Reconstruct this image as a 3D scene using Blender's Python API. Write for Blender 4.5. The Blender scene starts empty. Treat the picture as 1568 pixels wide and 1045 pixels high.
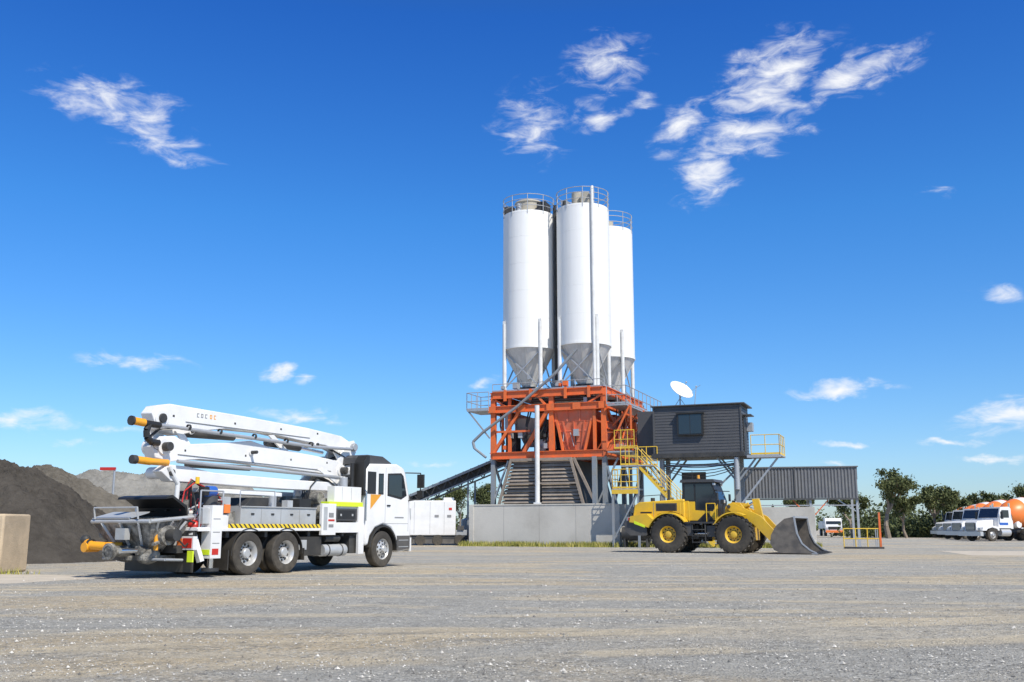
import bpy, math, random
from mathutils import Vector, Matrix, noise
R=math.radians
random.seed(7)
scene=bpy.context.scene

# ------------------------------------------------------------------ helpers
def newmat(name):
    m=bpy.data.materials.new(name); m.use_nodes=True
    return m, m.node_tree, m.node_tree.nodes['Principled BSDF']

def mat(name,col,rough=0.5,metal=0.0,var=0.12,scale=4.0,bump=0.0,bscale=30,dirt=None,damt=0.0,dscale=1.5,dust=0.0,spec=0.5,streak=False):
    m,nt,b=newmat(name); N=nt.nodes; L=nt.links
    tc=N.new('ShaderNodeTexCoord')
    n=N.new('ShaderNodeTexNoise'); n.inputs['Scale'].default_value=scale; n.inputs['Detail'].default_value=6
    L.new(tc.outputs['Object'],n.inputs['Vector'])
    mx=N.new('ShaderNodeMix'); mx.data_type='RGBA'
    mx.inputs[6].default_value=[min(1,c*(1-var)) for c in col]+[1]
    mx.inputs[7].default_value=[min(1,c*(1+var)) for c in col]+[1]
    L.new(n.outputs['Fac'],mx.inputs[0]); out=mx.outputs[2]
    if dirt is not None and damt>0:
        n2=N.new('ShaderNodeTexNoise'); n2.inputs['Scale'].default_value=dscale; n2.inputs['Detail'].default_value=8; n2.inputs['Roughness'].default_value=0.65
        if streak:
            mp=N.new('ShaderNodeMapping'); mp.inputs['Scale'].default_value=(3,3,0.15)
            L.new(tc.outputs['Object'],mp.inputs['Vector']); L.new(mp.outputs[0],n2.inputs['Vector'])
        else: L.new(tc.outputs['Object'],n2.inputs['Vector'])
        mr=N.new('ShaderNodeMapRange'); mr.inputs[1].default_value=0.42; mr.inputs[2].default_value=0.72; mr.inputs[3].default_value=0; mr.inputs[4].default_value=damt
        L.new(n2.outputs['Fac'],mr.inputs[0])
        m2=N.new('ShaderNodeMix'); m2.data_type='RGBA'; m2.inputs[7].default_value=list(dirt)+[1]
        L.new(mr.outputs[0],m2.inputs[0]); L.new(out,m2.inputs[6]); out=m2.outputs[2]
    if dust>0:
        g=N.new('ShaderNodeNewGeometry'); sp=N.new('ShaderNodeSeparateXYZ'); L.new(g.outputs['Position'],sp.inputs[0])
        mr=N.new('ShaderNodeMapRange'); mr.inputs[1].default_value=0.0; mr.inputs[2].default_value=1.4; mr.inputs[3].default_value=dust; mr.inputs[4].default_value=0.02
        L.new(sp.outputs['Z'],mr.inputs[0])
        mu=N.new('ShaderNodeMath'); mu.operation='MULTIPLY'; mu.inputs[1].default_value=1.6; 
        mu2=N.new('ShaderNodeMath'); mu2.operation='MULTIPLY'; mu2.use_clamp=True
        L.new(n.outputs['Fac'],mu.inputs[0]); L.new(mu.outputs[0],mu2.inputs[0]); L.new(mr.outputs[0],mu2.inputs[1])
        m3=N.new('ShaderNodeMix'); m3.data_type='RGBA'; m3.inputs[7].default_value=(0.34,0.28,0.20,1)
        L.new(mu2.outputs[0],m3.inputs[0]); L.new(out,m3.inputs[6]); out=m3.outputs[2]
    L.new(out,b.inputs['Base Color'])
    b.inputs['Roughness'].default_value=rough; b.inputs['Metallic'].default_value=metal
    b.inputs['Specular IOR Level'].default_value=spec
    if bump>0:
        n3=N.new('ShaderNodeTexNoise'); n3.inputs['Scale'].default_value=bscale; n3.inputs['Detail'].default_value=5
        L.new(tc.outputs['Object'],n3.inputs['Vector'])
        bp=N.new('ShaderNodeBump'); bp.inputs['Strength'].default_value=bump; bp.inputs['Distance'].default_value=0.05
        L.new(n3.outputs['Fac'],bp.inputs['Height']); L.new(bp.outputs[0],b.inputs['Normal'])
    return m

class MB:
    def __init__(s): s.v=[];s.f=[];s.m=[];s.mats=[]
    def mi(s,m):
        if m not in s.mats: s.mats.append(m)
        return s.mats.index(m)
    def add(s,vs,fs,m):
        o=len(s.v); i=s.mi(m)
        s.v+= [tuple(x) for x in vs]
        for f in fs: s.f.append([o+k for k in f]); s.m.append(i)
    def box(s,x0,x1,y0,y1,z0,z1,m):
        x0,x1=sorted((x0,x1)); y0,y1=sorted((y0,y1)); z0,z1=sorted((z0,z1))
        s.add([(x0,y0,z0),(x1,y0,z0),(x1,y1,z0),(x0,y1,z0),(x0,y0,z1),(x1,y0,z1),(x1,y1,z1),(x0,y1,z1)],
          [(0,3,2,1),(4,5,6,7),(0,1,5,4),(1,2,6,5),(2,3,7,6),(3,0,4,7)],m)
    def obox(s,M,sx,sy,sz,m):
        vs=[M@Vector((x*sx/2,y*sy/2,z*sz/2)) for z in(-1,1) for x,y in((-1,-1),(1,-1),(1,1),(-1,1))]
        s.add(vs,[(0,3,2,1),(4,5,6,7),(0,1,5,4),(1,2,6,5),(2,3,7,6),(3,0,4,7)],m)
    def beam(s,p,q,w,m,h=None):
        p=Vector(p);q=Vector(q);h=h or w; d=q-p; L=d.length
        if L<1e-6: return
        d.normalize(); up=Vector((0,0,1)) if abs(d.z)<0.95 else Vector((0,1,0))
        y=up.cross(d).normalized(); z=d.cross(y)
        M=Matrix((( d.x,y.x,z.x,0),(d.y,y.y,z.y,0),(d.z,y.z,z.z,0),(0,0,0,1))); M.translation=(p+q)/2
        s.obox(M,L,w,h,m)
    def lathe(s,o,ax,prof,m,n=24):
        o=Vector(o);k=Vector(ax).normalized(); a=Vector((0,0,1)) if abs(k.z)<0.9 else Vector((1,0,0))
        u=k.cross(a).normalized(); w=k.cross(u)
        vs=[];fs=[]
        for t,r in prof:
            for i in range(n):
                c=2*math.pi*i/n; vs.append(o+k*t+(u*math.cos(c)+w*math.sin(c))*max(r,0.0005))
        for j in range(len(prof)-1):
            for i in range(n):
                i2=(i+1)%n; fs.append((j*n+i,j*n+i2,(j+1)*n+i2,(j+1)*n+i))
        s.add(vs,fs,m)
    def cyl(s,p,q,r,m,r2=None,n=12):
        p=Vector(p);q=Vector(q); L=(q-p).length
        if L<1e-6:return
        r2=r if r2 is None else r2
        s.lathe(p,q-p,[(0,0),(0,r),(L,r2),(L,0)],m,n)
    def tube(s,pts,r,m,n=8):
        for a,b in zip(pts[:-1],pts[1:]): s.cyl(a,b,r,m,n=n)
    def hose(s,p,q,sag,r,m,k=7,side=0.0):
        p=Vector(p);q=Vector(q);pts=[]
        for i in range(k+1):
            t=i/k; c=4*t*(1-t); pts.append(p.lerp(q,t)+Vector((0,side*c,-sag*c)))
        s.tube(pts,r,m,n=6)
    def prism(s,pts,y0,y1,m,axis='y'):
        n=len(pts)
        def P(a,b,t): return (a,t,b) if axis=='y' else ((t,a,b) if axis=='x' else (a,b,t))
        vs=[P(a,b,y0) for a,b in pts]+[P(a,b,y1) for a,b in pts]
        fs=[tuple(range(n)),tuple(range(2*n-1,n-1,-1))]+[(i,i+n,(i+1)%n+n,(i+1)%n) for i in range(n)]
        s.add(vs,fs,m)
    def loft(s,secs,m):
        n=len(secs[0]);vs=[p for r in secs for p in r];fs=[]
        for j in range(len(secs)-1):
            for i in range(n): i2=(i+1)%n; fs.append((j*n+i,j*n+i2,(j+1)*n+i2,(j+1)*n+i))
        s.add(vs,fs,m)
    def ball(s,c,r,m,n=12,sc=(1,1,1)):
        k=n//2; vs=[];fs=[]
        for j in range(k+1):
            a=math.pi*j/k
            for i in range(n):
                b=2*math.pi*i/n; vs.append((c[0]+r*sc[0]*math.sin(a)*math.cos(b),c[1]+r*sc[1]*math.sin(a)*math.sin(b),c[2]+r*sc[2]*math.cos(a)))
        for j in range(k):
            for i in range(n):
                i2=(i+1)%n; fs.append((j*n+i,(j+1)*n+i,(j+1)*n+i2,j*n+i2))
        s.add(vs,fs,m)
    def rail(s,pts,h,m,r=0.026,sp=1.2,levels=(0.5,1.0),toe=True):
        for a,b in zip(pts[:-1],pts[1:]):
            a=Vector(a);b=Vector(b);L=(b-a).length;k=max(1,round(L/sp))
            for i in range(k+1):
                p=a.lerp(b,i/k); s.cyl(p,p+Vector((0,0,h)),r,m,n=6)
            for l in levels: s.cyl(a+Vector((0,0,h*l)),b+Vector((0,0,h*l)),r,m,n=6)
            if toe: s.beam(a+Vector((0,0,.06)),b+Vector((0,0,.06)),0.015,m,h=0.1)

def empty(name,loc=(0,0,0),rz=0):
    e=bpy.data.objects.new(name,None); scene.collection.objects.link(e)
    e.location=loc; e.rotation_euler=(0,0,R(rz)); e.empty_display_size=0.5
    return e
def part(parent,name,mb,bevel=0.0,smooth=True,loc=None,rz=0):
    me=bpy.data.meshes.new(name); me.from_pydata(mb.v,[],mb.f)
    for m in mb.mats: me.materials.append(m)
    me.polygons.foreach_set('material_index',mb.m)
    if smooth:
        me.polygons.foreach_set('use_smooth',[True]*len(me.polygons))
        me.validate(); 
        try: me.set_sharp_from_angle(angle=R(32))
        except Exception: pass
    me.update()
    o=bpy.data.objects.new(name,me); scene.collection.objects.link(o)
    if parent: o.parent=parent
    if loc is not None: o.location=loc; o.rotation_euler=(0,0,R(rz))
    if bevel>0:
        b=o.modifiers.new('bevel','BEVEL'); b.width=bevel; b.segments=2; b.limit_method='ANGLE'; b.angle_limit=R(40)
    return o
def clone(root,name,loc,rz):
    e=empty(name,loc,rz)
    for c in list(root.children):
        o=bpy.data.objects.new(c.name,c.data); scene.collection.objects.link(o); o.parent=e
        for md in c.modifiers:
            b=o.modifiers.new('bevel','BEVEL'); b.width=md.width; b.segments=2; b.limit_method='ANGLE'; b.angle_limit=R(40)
    return e

# ------------------------------------------------------------------ materials
GR=(0.32,0.28,0.21)
white=mat('white_paint',(0.83,0.82,0.80),0.32,var=0.03,dirt=GR,damt=0.2,dust=0.28)
siloW=mat('silo_white',(0.86,0.85,0.82),0.45,var=0.02,scale=1.0,dirt=(0.64,0.61,0.55),damt=0.25,dscale=1.0,streak=True)
coneG=mat('silo_cone_grey',(0.66,0.645,0.61),0.55,var=0.08,dirt=(0.42,0.39,0.34),damt=0.5,dscale=2,streak=True)
beige=mat('filter_beige',(0.46,0.42,0.34),0.7,var=0.2,dirt=(0.2,0.18,0.15),damt=0.5)
legW=mat('leg_white',(0.74,0.74,0.72),0.5,var=0.08,dirt=(0.4,0.36,0.3),damt=0.4)
galv=mat('galvanised_steel',(0.42,0.43,0.44),0.45,metal=0.3,var=0.15)
steelB=mat('blue_grey_steel',(0.24,0.27,0.30),0.5,var=0.15,dirt=GR,damt=0.5)
orange=mat('orange_steel',(0.80,0.16,0.035),0.5,var=0.18,dirt=(0.36,0.15,0.08),damt=0.6,dscale=1.4)
redo=mat('red_orange_hopper',(0.74,0.15,0.06),0.5,var=0.18,dirt=(0.44,0.25,0.18),damt=0.6,dscale=1.2)
dark=mat('dark_machinery',(0.035,0.035,0.035),0.6,var=0.3,dirt=(0.12,0.11,0.095),damt=0.5)
black=mat('black_plastic',(0.018,0.018,0.018),0.45,var=0.2,dust=0.16)
rubber=mat('tyre_rubber',(0.020,0.019,0.018),0.8,var=0.3,scale=8,dust=0.25,bump=0.2)
alloy=mat('alloy_rim',(0.60,0.60,0.59),0.35,metal=0.4,var=0.1,dust=0.25)
glass=mat('dark_glass',(0.02,0.027,0.035),0.06,var=0.1,spec=0.8)
chrome=mat('chrome',(0.75,0.75,0.76),0.15,metal=1.0,var=0.05)
silver=mat('aluminium_box',(0.52,0.53,0.53),0.42,metal=0.25,var=0.1,dirt=GR,damt=0.4)
yel=mat('machine_yellow',(0.82,0.50,0.02),0.38,var=0.07,dirt=(0.36,0.25,0.08),damt=0.45,dust=0.32)
yrail=mat('yellow_rail',(0.82,0.53,0.04),0.5,var=0.12,dirt=(0.4,0.28,0.1),damt=0.4)
limey=mat('lime_stripe',(0.70,0.85,0.03),0.4,var=0.05)
opipe=mat('orange_pipe',(0.88,0.38,0.02),0.4,var=0.12,dirt=(0.3,0.2,0.1),damt=0.4)
red=mat('red_lens',(0.55,0.03,0.02),0.3,var=0.1)
blue=mat('blue_pump',(0.03,0.12,0.45),0.4,var=0.1)
stain=mat('slurry_stained_steel',(0.10,0.095,0.085),0.85,var=0.5,scale=7,bump=0.6,bscale=22,dirt=(0.50,0.47,0.41),damt=1.0,dscale=4.5)
bucketM=mat('worn_bucket_steel',(0.13,0.115,0.10),0.55,metal=0.2,var=0.3,dirt=(0.30,0.25,0.19),damt=0.6,dscale=2)
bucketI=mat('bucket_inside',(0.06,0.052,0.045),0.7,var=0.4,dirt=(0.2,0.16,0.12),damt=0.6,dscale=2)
greyhood=mat('dark_grey_paint',(0.06,0.06,0.062),0.5,var=0.15,dust=0.3)
clad=mat('charcoal_cladding',(0.078,0.077,0.078),0.5,var=0.12,dirt=(0.12,0.115,0.11),damt=0.35)
cladr=mat('shed_corrugated_steel',(0.16,0.16,0.165),0.45,metal=0.15,var=0.12,dirt=(0.25,0.24,0.22),damt=0.4)
louv=mat('weathered_brown_panel',(0.25,0.205,0.165),0.7,var=0.25,dirt=(0.42,0.36,0.29),damt=0.6)
conc=mat('concrete',(0.58,0.55,0.49),0.85,var=0.10,scale=1.2,bump=0.15,bscale=12,dirt=(0.38,0.355,0.31),damt=0.7,dscale=0.6)
concb=mat('concrete_block_tan',(0.56,0.44,0.30),0.9,var=0.15,bump=0.3,dirt=(0.3,0.24,0.17),damt=0.6)
slabM=mat('concrete_slab_mat',(0.56,0.49,0.39),0.9,var=0.12,bump=0.2,dirt=(0.36,0.31,0.25),damt=0.6)
belt=mat('conveyor_rubber',(0.03,0.031,0.033),0.7,var=0.3,dirt=(0.1,0.1,0.1),damt=0.5)
seam=mat('seam_line',(0.25,0.25,0.25),0.7)
seamc=mat('panel_joint',(0.33,0.31,0.28),0.8)
orangeP=mat('orange_paint',(0.88,0.22,0.04),0.4,var=0.08,dust=0.2)

def hazard(name):
    m,nt,b=newmat(name);N=nt.nodes;L=nt.links
    tc=N.new('ShaderNodeTexCoord');sp=N.new('ShaderNodeSeparateXYZ');L.new(tc.outputs['Object'],sp.inputs[0])
    a=N.new('ShaderNodeMath');a.operation='ADD';L.new(sp.outputs['X'],a.inputs[0]);L.new(sp.outputs['Z'],a.inputs[1])
    f=N.new('ShaderNodeMath');f.operation='MULTIPLY';f.inputs[1].default_value=6.5;L.new(a.outputs[0],f.inputs[0])
    g=N.new('ShaderNodeMath');g.operation='FRACT';L.new(f.outputs[0],g.inputs[0])
    h=N.new('ShaderNodeMath');h.operation='GREATER_THAN';h.inputs[1].default_value=0.4;L.new(g.outputs[0],h.inputs[0])
    mx=N.new('ShaderNodeMix');mx.data_type='RGBA';mx.inputs[6].default_value=(0.03,0.03,0.03,1);mx.inputs[7].default_value=(0.85,0.6,0.03,1)
    L.new(h.outputs[0],mx.inputs[0]);L.new(mx.outputs[2],b.inputs['Base Color']);b.inputs['Roughness'].default_value=0.5
    return m
haz=hazard('hazard_stripe')

def leafmat(name,c1,c2):
    m,nt,b=newmat(name);N=nt.nodes;L=nt.links
    g=N.new('ShaderNodeNewGeometry');mx=N.new('ShaderNodeMix');mx.data_type='RGBA'
    mx.inputs[6].default_value=list(c1)+[1];mx.inputs[7].default_value=list(c2)+[1]
    L.new(g.outputs['Random Per Island'],mx.inputs[0]);L.new(mx.outputs[2],b.inputs['Base Color'])
    b.inputs['Roughness'].default_value=0.7
    b.inputs['Specular IOR Level'].default_value=0.3
    return m
leafA=leafmat('eucalypt_leaf',(0.055,0.07,0.022),(0.145,0.16,0.06))
leafB=leafmat('scrub_leaf',(0.035,0.05,0.016),(0.11,0.13,0.045))
bark=mat('bark',(0.25,0.20,0.15),0.9,var=0.3,bump=0.4)
grassM=leafmat('dry_grass',(0.18,0.21,0.035),(0.48,0.41,0.12))

# ------------------------------------------------------------------ ground
def ground():
    m,nt,b=newmat('gravel_yard');N=nt.nodes;L=nt.links
    g=N.new('ShaderNodeNewGeometry')
    sx=N.new('ShaderNodeSeparateXYZ');L.new(g.outputs['Position'],sx.inputs[0])
    def noise_(scale,detail=5,vec=None,rough=.55,dist=0):
        n=N.new('ShaderNodeTexNoise');n.inputs['Scale'].default_value=scale;n.inputs['Detail'].default_value=detail;n.inputs['Roughness'].default_value=rough;n.inputs['Distortion'].default_value=dist
        L.new(vec or g.outputs['Position'],n.inputs['Vector']);return n.outputs['Fac']
    def mr(x,a,b_,c=0,d=1):
        n=N.new('ShaderNodeMapRange');n.interpolation_type='SMOOTHSTEP'
        for i,v in enumerate((a,b_,c,d)): n.inputs[i+1].default_value=v
        L.new(x,n.inputs[0]);return n.outputs[0]
    def M(op,a,c=None,clamp=False):
        n=N.new('ShaderNodeMath');n.operation=op;n.use_clamp=clamp
        for i,x in enumerate((a,c)):
            if x is None: continue
            if isinstance(x,(int,float)): n.inputs[i].default_value=x
            else: L.new(x,n.inputs[i])
        return n.outputs[0]
    def mix(f,a,c):
        n=N.new('ShaderNodeMix');n.data_type='RGBA'
        if isinstance(f,float): n.inputs[0].default_value=f
        else: L.new(f,n.inputs[0])
        for i,x in((6,a),(7,c)):
            if isinstance(x,tuple): n.inputs[i].default_value=x+(1,)
            else: L.new(x,n.inputs[i])
        return n.outputs[2]
    def mapping(rot,sc):
        n=N.new('ShaderNodeMapping');n.inputs['Rotation'].default_value=(0,0,R(rot));n.inputs['Scale'].default_value=sc
        L.new(g.outputs['Position'],n.inputs['Vector']);return n.outputs[0]
    v1=mapping(6,(0.07,0.20,1)); v2=mapping(-16,(0.10,0.30,1)); v3=mapping(20,(0.16,0.6,1))
    grey=mix(noise_(0.5,7),(0.38,0.365,0.325),(0.54,0.515,0.46))
    c=mix(mr(noise_(1.0,7,v1,.62,.8),.49,.61,0,.82),grey,(0.65,0.515,0.325))
    c=mix(mr(noise_(1.0,7,v2,.62,.6),.52,.64,0,.70),c,(0.63,0.56,0.44))
    c=mix(mr(noise_(1.0,8,v3,.68,.9),.52,.66,0,.6),c,(0.33,0.315,0.285))
    wob=M('MULTIPLY',M('SUBTRACT',noise_(0.12,2),.5),2.2)
    ruts=None
    for (a0,b0,c0) in((12.5,.10,.004),(15.5,-.22,.006),(19.5,.05,-.003),(23.5,-.16,.002),(30,.12,.001),(37,-.05,-.001),(10.0,.30,.0)):
        f=M('SUBTRACT',sx.outputs['Y'],a0)
        f=M('SUBTRACT',f,M('MULTIPLY',sx.outputs['X'],b0)); f=M('SUBTRACT',f,M('MULTIPLY',M('MULTIPLY',sx.outputs['X'],sx.outputs['X']),c0))
        f=M('ADD',f,wob); f=M('ABSOLUTE',M('SUBTRACT',M('ABSOLUTE',f),.95))
        v=mr(f,.40,.14); ruts=v if ruts is None else M('MAXIMUM',ruts,v)
    rutm=M('MULTIPLY',ruts,mr(noise_(.6,4),.36,.56))
    c=mix(M('MULTIPLY',rutm,.65),c,(0.68,0.575,0.41))
    vo=N.new('ShaderNodeTexVoronoi');vo.inputs['Scale'].default_value=42;L.new(g.outputs['Position'],vo.inputs['Vector'])
    sp=N.new('ShaderNodeSeparateColor');L.new(vo.outputs['Color'],sp.inputs[0])
    sa=M('MULTIPLY',mr(noise_(0.9,6),.32,.62,.35,1.0),M('SUBTRACT',1.0,M('MULTIPLY',rutm,.7)))
    c=mix(M('MULTIPLY',mr(sp.outputs[0],.55,1.0,0,.80),sa),c,(0.19,0.18,0.165))
    c=mix(M('MULTIPLY',mr(sp.outputs[1],.75,1.0,0,.85),sa),c,(0.80,0.77,0.70))
    vo2=N.new('ShaderNodeTexVoronoi');vo2.inputs['Scale'].default_value=12;L.new(g.outputs['Position'],vo2.inputs['Vector'])
    sp2=N.new('ShaderNodeSeparateColor');L.new(vo2.outputs['Color'],sp2.inputs[0])
    c=mix(M('MULTIPLY',mr(sp2.outputs[2],.72,1.0,0,.55),sa),c,(0.24,0.23,0.21))
    c=mix(M('MULTIPLY',mr(noise_(3.0,6,None,.7),.50,.66),.35),c,(0.30,0.28,0.245))
    L.new(c,b.inputs['Base Color']);b.inputs['Roughness'].default_value=0.95;b.inputs['Specular IOR Level'].default_value=0.12
    bp=N.new('ShaderNodeBump');bp.inputs['Strength'].default_value=0.9;bp.inputs['Distance'].default_value=0.025
    L.new(vo.outputs['Distance'],bp.inputs['Height'])
    bp2=N.new('ShaderNodeBump');bp2.inputs['Strength'].default_value=1.0;bp2.inputs['Distance'].default_value=0.13
    L.new(M('SUBTRACT',noise_(1.8,10,None,.70),M('MULTIPLY',rutm,.35)),bp2.inputs['Height']);L.new(bp.outputs[0],bp2.inputs['Normal']);L.new(bp2.outputs[0],b.inputs['Normal'])
    mb=MB();S=3500
    mb.add([(-S,-300,0),(S,-300,0),(S,S,0),(-S,S,0)],[(0,1,2,3)],m)
    part(None,'ground',mb,smooth=False)
ground()

stoneM=leafmat('stone',(0.15,0.14,0.125),(0.68,0.64,0.57))
mb=MB();rnd=random.Random(3)
for i in range(26000):
    y=7+ (rnd.random()**1.4)*30; x=(rnd.random()-.5)*y*1.3
    if noise.noise(Vector((x*.25,y*.5,3)))<-0.05 and rnd.random()<.85: continue
    s=rnd.uniform(.006,.016)*(2.0 if rnd.random()<.06 else 1)
    vs=[(x+rnd.uniform(.6,1)*s*a,y+rnd.uniform(.6,1)*s*b_,max(0,c*s*.9)) for a,b_,c in((1,0,.2),(0,1,.2),(-1,0,.2),(0,-1,.2),(0,0,1))]
    mb.add(vs,[(0,1,4),(1,2,4),(2,3,4),(3,0,4)],stoneM)
part(None,'gravel',mb,smooth=False)

mb=MB()
mb.prism([(-22,21.5),(-10.2,20.6),(-8.9,23.6),(-21,27.5)],0.002,0.006,slabM,axis='z')
part(None,'concrete_slab',mb,smooth=False)
mb=MB();mb.prism([(18.5,41),(24.5,40.5),(27,48),(20.5,49)],0.002,0.006,slabM,axis='z')
part(None,'concrete_slab',mb,smooth=False)

# ------------------------------------------------------------------ stockpiles
def heap(name,cx,cy,rx,ry,h,col,seed,flat=0.0):
    m=mat(name+'_mat',col,0.95,var=0.5,scale=5,bump=1.0,bscale=16,dirt=[c*1.9 for c in col],damt=0.6,dscale=0.6,spec=0.1)
    nr,na=110,330;vs=[];fs=[]
    for j in range(nr+1):
        d=j/nr
        for i in range(na):
            a=2*math.pi*i/na
            rr=1+0.13*noise.noise(Vector((math.cos(a)*1.7,math.sin(a)*1.7,seed)))+.03*noise.noise(Vector((math.cos(a)*9,math.sin(a)*9,seed)))
            x=d*rr*(rx*math.cos(a));y=d*rr*ry*math.sin(a)
            prof=min(1-flat*.5,(1-d)) /(1-flat*.5)
            z=h*prof*(1-.10*math.exp(-(prof-1)**2*60))
            p=Vector((x*.35,y*.35,seed)); z+= (0.45*noise.noise(p)+0.24*noise.noise(p*3)+.12*noise.noise(p*8)+.09*noise.noise(p*20)+.07*noise.noise(p*45))*min(1,prof*3)*min(1,h/3)
            vs.append((cx+x,cy+y,max(z,-0.02) if j<nr else -0.05))
    for j in range(nr):
        for i in range(na):
            i2=(i+1)%na; fs.append((j*na+i,(j+1)*na+i,(j+1)*na+i2,j*na+i2))
    mb=MB();mb.add(vs,fs,m);o=part(None,name,mb,smooth=False)
    o.data.polygons.foreach_set('use_smooth',[True]*len(o.data.polygons))
heap('gravel_stockpile',-18.9,36.8,6.3,6.1,3.95,(0.062,0.055,0.047),1.3)
heap('gravel_stockpile',-24.5,50,9.0,6.5,4.45,(0.12,0.107,0.088),5.1,flat=.3)
heap('gravel_stockpile',-24,63,15,6,4.7,(0.21,0.20,0.18),9.7,flat=.7)

mb=MB();mb.box(-14.6,-12.55,25.0,26.4,0,1.45,concb)
e=empty('concrete_block');part(e,'block',mb,bevel=.05)
mb=MB();mb.beam((-13.9,25.7,1.45),(-13.9,25.7,1.5),.25,galv);part(e,'lifting_eye',mb)

e=empty('signal_post',(-22.2,56,0))
mb=MB();mb.cyl((0,0,0),(0,0,4.3),.06,galv);part(e,'post',mb)
mb=MB();mb.box(-.8,.05,-.08,.08,4.25,4.42,red);part(e,'arm',mb)

# ------------------------------------------------------------------ wheels
def wheel(mb,x,y,z,r,w,side,rimr,rimM,depth=0.12,lugs=0,n=36,convex=False):
    ax=(0,side,0);o=(x,y,z)
    mb.lathe(o,ax,[(-w/2,rimr),(-w/2,r*.82),(-w*.46,r*.94),(-w*.38,r*.985),(-w*.2,r),(w*.2,r),(w*.38,r*.985),(w*.46,r*.94),(w/2,r*.82),(w/2*1.02,r*.7),(w/2*.96,rimr*1.04),(w/2*.93,rimr)],rubber,n)
    e=w/2*.93
    if convex: pr=[(e,rimr),(e-.03,rimr*.93),(e-.06,rimr*.86),(e+.0,rimr*.55),(e+.02,rimr*.38),(e+.06,rimr*.34),(e+.08,rimr*.28),(e+.08,0)]
    else: pr=[(e,rimr),(e-.03,rimr*.93),(e-depth*.5,rimr*.86),(e-depth,rimr*.80),(e-depth,rimr*.45),(e-depth+.08,rimr*.40),(e-depth+.10,rimr*.30),(e-depth+.10,0)]
    mb.lathe(o,ax,pr,rimM,n)
    k=10
    for i in range(k):
        a=2*math.pi*i/k; rr=rimr*.5; off=(e-depth) if not convex else e+.0
        p=Vector((x+rr*math.cos(a),y+side*(off),z+rr*math.sin(a)));mb.cyl(p,p+Vector((0,side*.035,0)),.018,dark,n=6)
        rr=rimr*.70; p=Vector((x+rr*math.cos(a+.3),y+side*(off+(.002 if not convex else -.028)),z+rr*math.sin(a+.3)))
        mb.cyl(p,p+Vector((0,side*.006,0)),.035,black,n=10)
    if lugs:
        for i in range(lugs):
            a=2*math.pi*i/lugs
            for sgn in(-1,1):
                aa=a+(0 if sgn>0 else math.pi/lugs)
                Mx=Matrix.Translation((x,y,z))@Matrix.Rotation(aa,4,'Y')@Matrix.Translation((r+.004,sgn*w*.23,0))@Matrix.Rotation(sgn*.5,4,'X')
                mb.obox(Mx,.05,w*.5,r*.11,rubber)

# ------------------------------------------------------------------ concrete pump truck
T=empty('concrete_pump_truck',(-7.05,25.5,0),61)
mb=MB()
for x in(-.66,.66):
    for sd in(-1,1):
        wheel(mb,x,sd*1.10,.51,.51,.28,sd,.29,alloy,depth=.14)
        wheel(mb,x,sd*.77,.51,.51,.27,-sd,.29,dark,depth=.02)
for sd in(-1,1): wheel(mb,4.75,sd*1.06,.51,.51,.30,sd,.29,alloy,convex=True)
part(T,'wheels',mb)
mb=MB()
for y in(-.42,.42): mb.box(-2.4,5.7,y-.04,y+.04,.72,1.0,dark)
for x in(-.66,.66,4.75): mb.cyl((x,-1,.51),(x,1,.51),.09,dark)
for x in(-2.3,-1.3,0,1.6,3.0): mb.box(x,x+.1,-1.1,1.1,.88,1.04,dark)
mb.ball((-.66,0,.51),.24,dark);mb.ball((.66,0,.51),.24,dark)
mb.box(1.25,2.1,-1.15,-.5,.40,.88,black)
mb.box(1.3,2.05,.5,1.15,.40,.88,black)
mb.box(1.2,1.5,-1.17,-1.0,.55,.8,silver)
mb.box(3.35,3.85,-1.1,-.5,.42,.9,dark)
mb.box(1.2,4.0,-.35,.35,.45,.85,dark);mb.box(-1.2,1.2,-.35,.35,.62,.9,dark)
part(T,'chassis',mb,bevel=.01)
mb=MB()
mb.cyl((2.25,-1.0,.52),(3.2,-1.0,.52),.16,silver,n=18);mb.cyl((2.25,-.7,.50),(3.0,-.7,.50),.14,silver,n=18)
mb.cyl((2.3,-1.05,.83),(2.9,-1.05,.83),.09,dark,n=14)
for x in(2.45,3.0): mb.lathe((x,-1.0,.52),(1,0,0),[(-.015,.16),(-.015,.172),(.015,.172),(.015,.16)],dark,18)
part(T,'air_tanks',mb)
mb=MB()
def arc(mb,cx,cz,r,a0,a1,y0,y1,m,t=.02,k=14):
    pts=[(cx+r*math.cos(R(a0+(a1-a0)*i/k)),cz+r*math.sin(R(a0+(a1-a0)*i/k))) for i in range(k+1)]
    pts+=[(cx+(r+t)*math.cos(R(a1+(a0-a1)*i/k)),cz+(r+t)*math.sin(R(a1+(a0-a1)*i/k))) for i in range(k+1)]
    mb.prism(pts,y0,y1,m)
for sd in(-1,1):
    arc(mb,-.66,.51,.575,60,185,sd*.62,sd*1.25,black); arc(mb,.66,.51,.575,-5,120,sd*.62,sd*1.25,black)
    mb.box(-1.36,-1.33,sd*.62,sd*1.25,.14,.60,black)
    mb.box(1.30,1.33,sd*.62,sd*1.25,.30,.60,black)
    arc(mb,4.75,.51,.62,-5,175,sd*.86,sd*1.235,black,t=.05)
part(T,'mudguards',mb)
mb=MB()
mb.box(-2.3,3.75,-1.2,1.2,1.045,1.12,white)
mb.box(-2.3,1.95,-1.235,-1.2,1.03,1.10,white);mb.box(-2.3,1.95,1.2,1.235,1.03,1.19,white)
mb.box(-1.35,1.95,-1.232,-1.2,1.10,1.20,haz)
part(T,'deck',mb,bevel=.008)
mb=MB()
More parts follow.
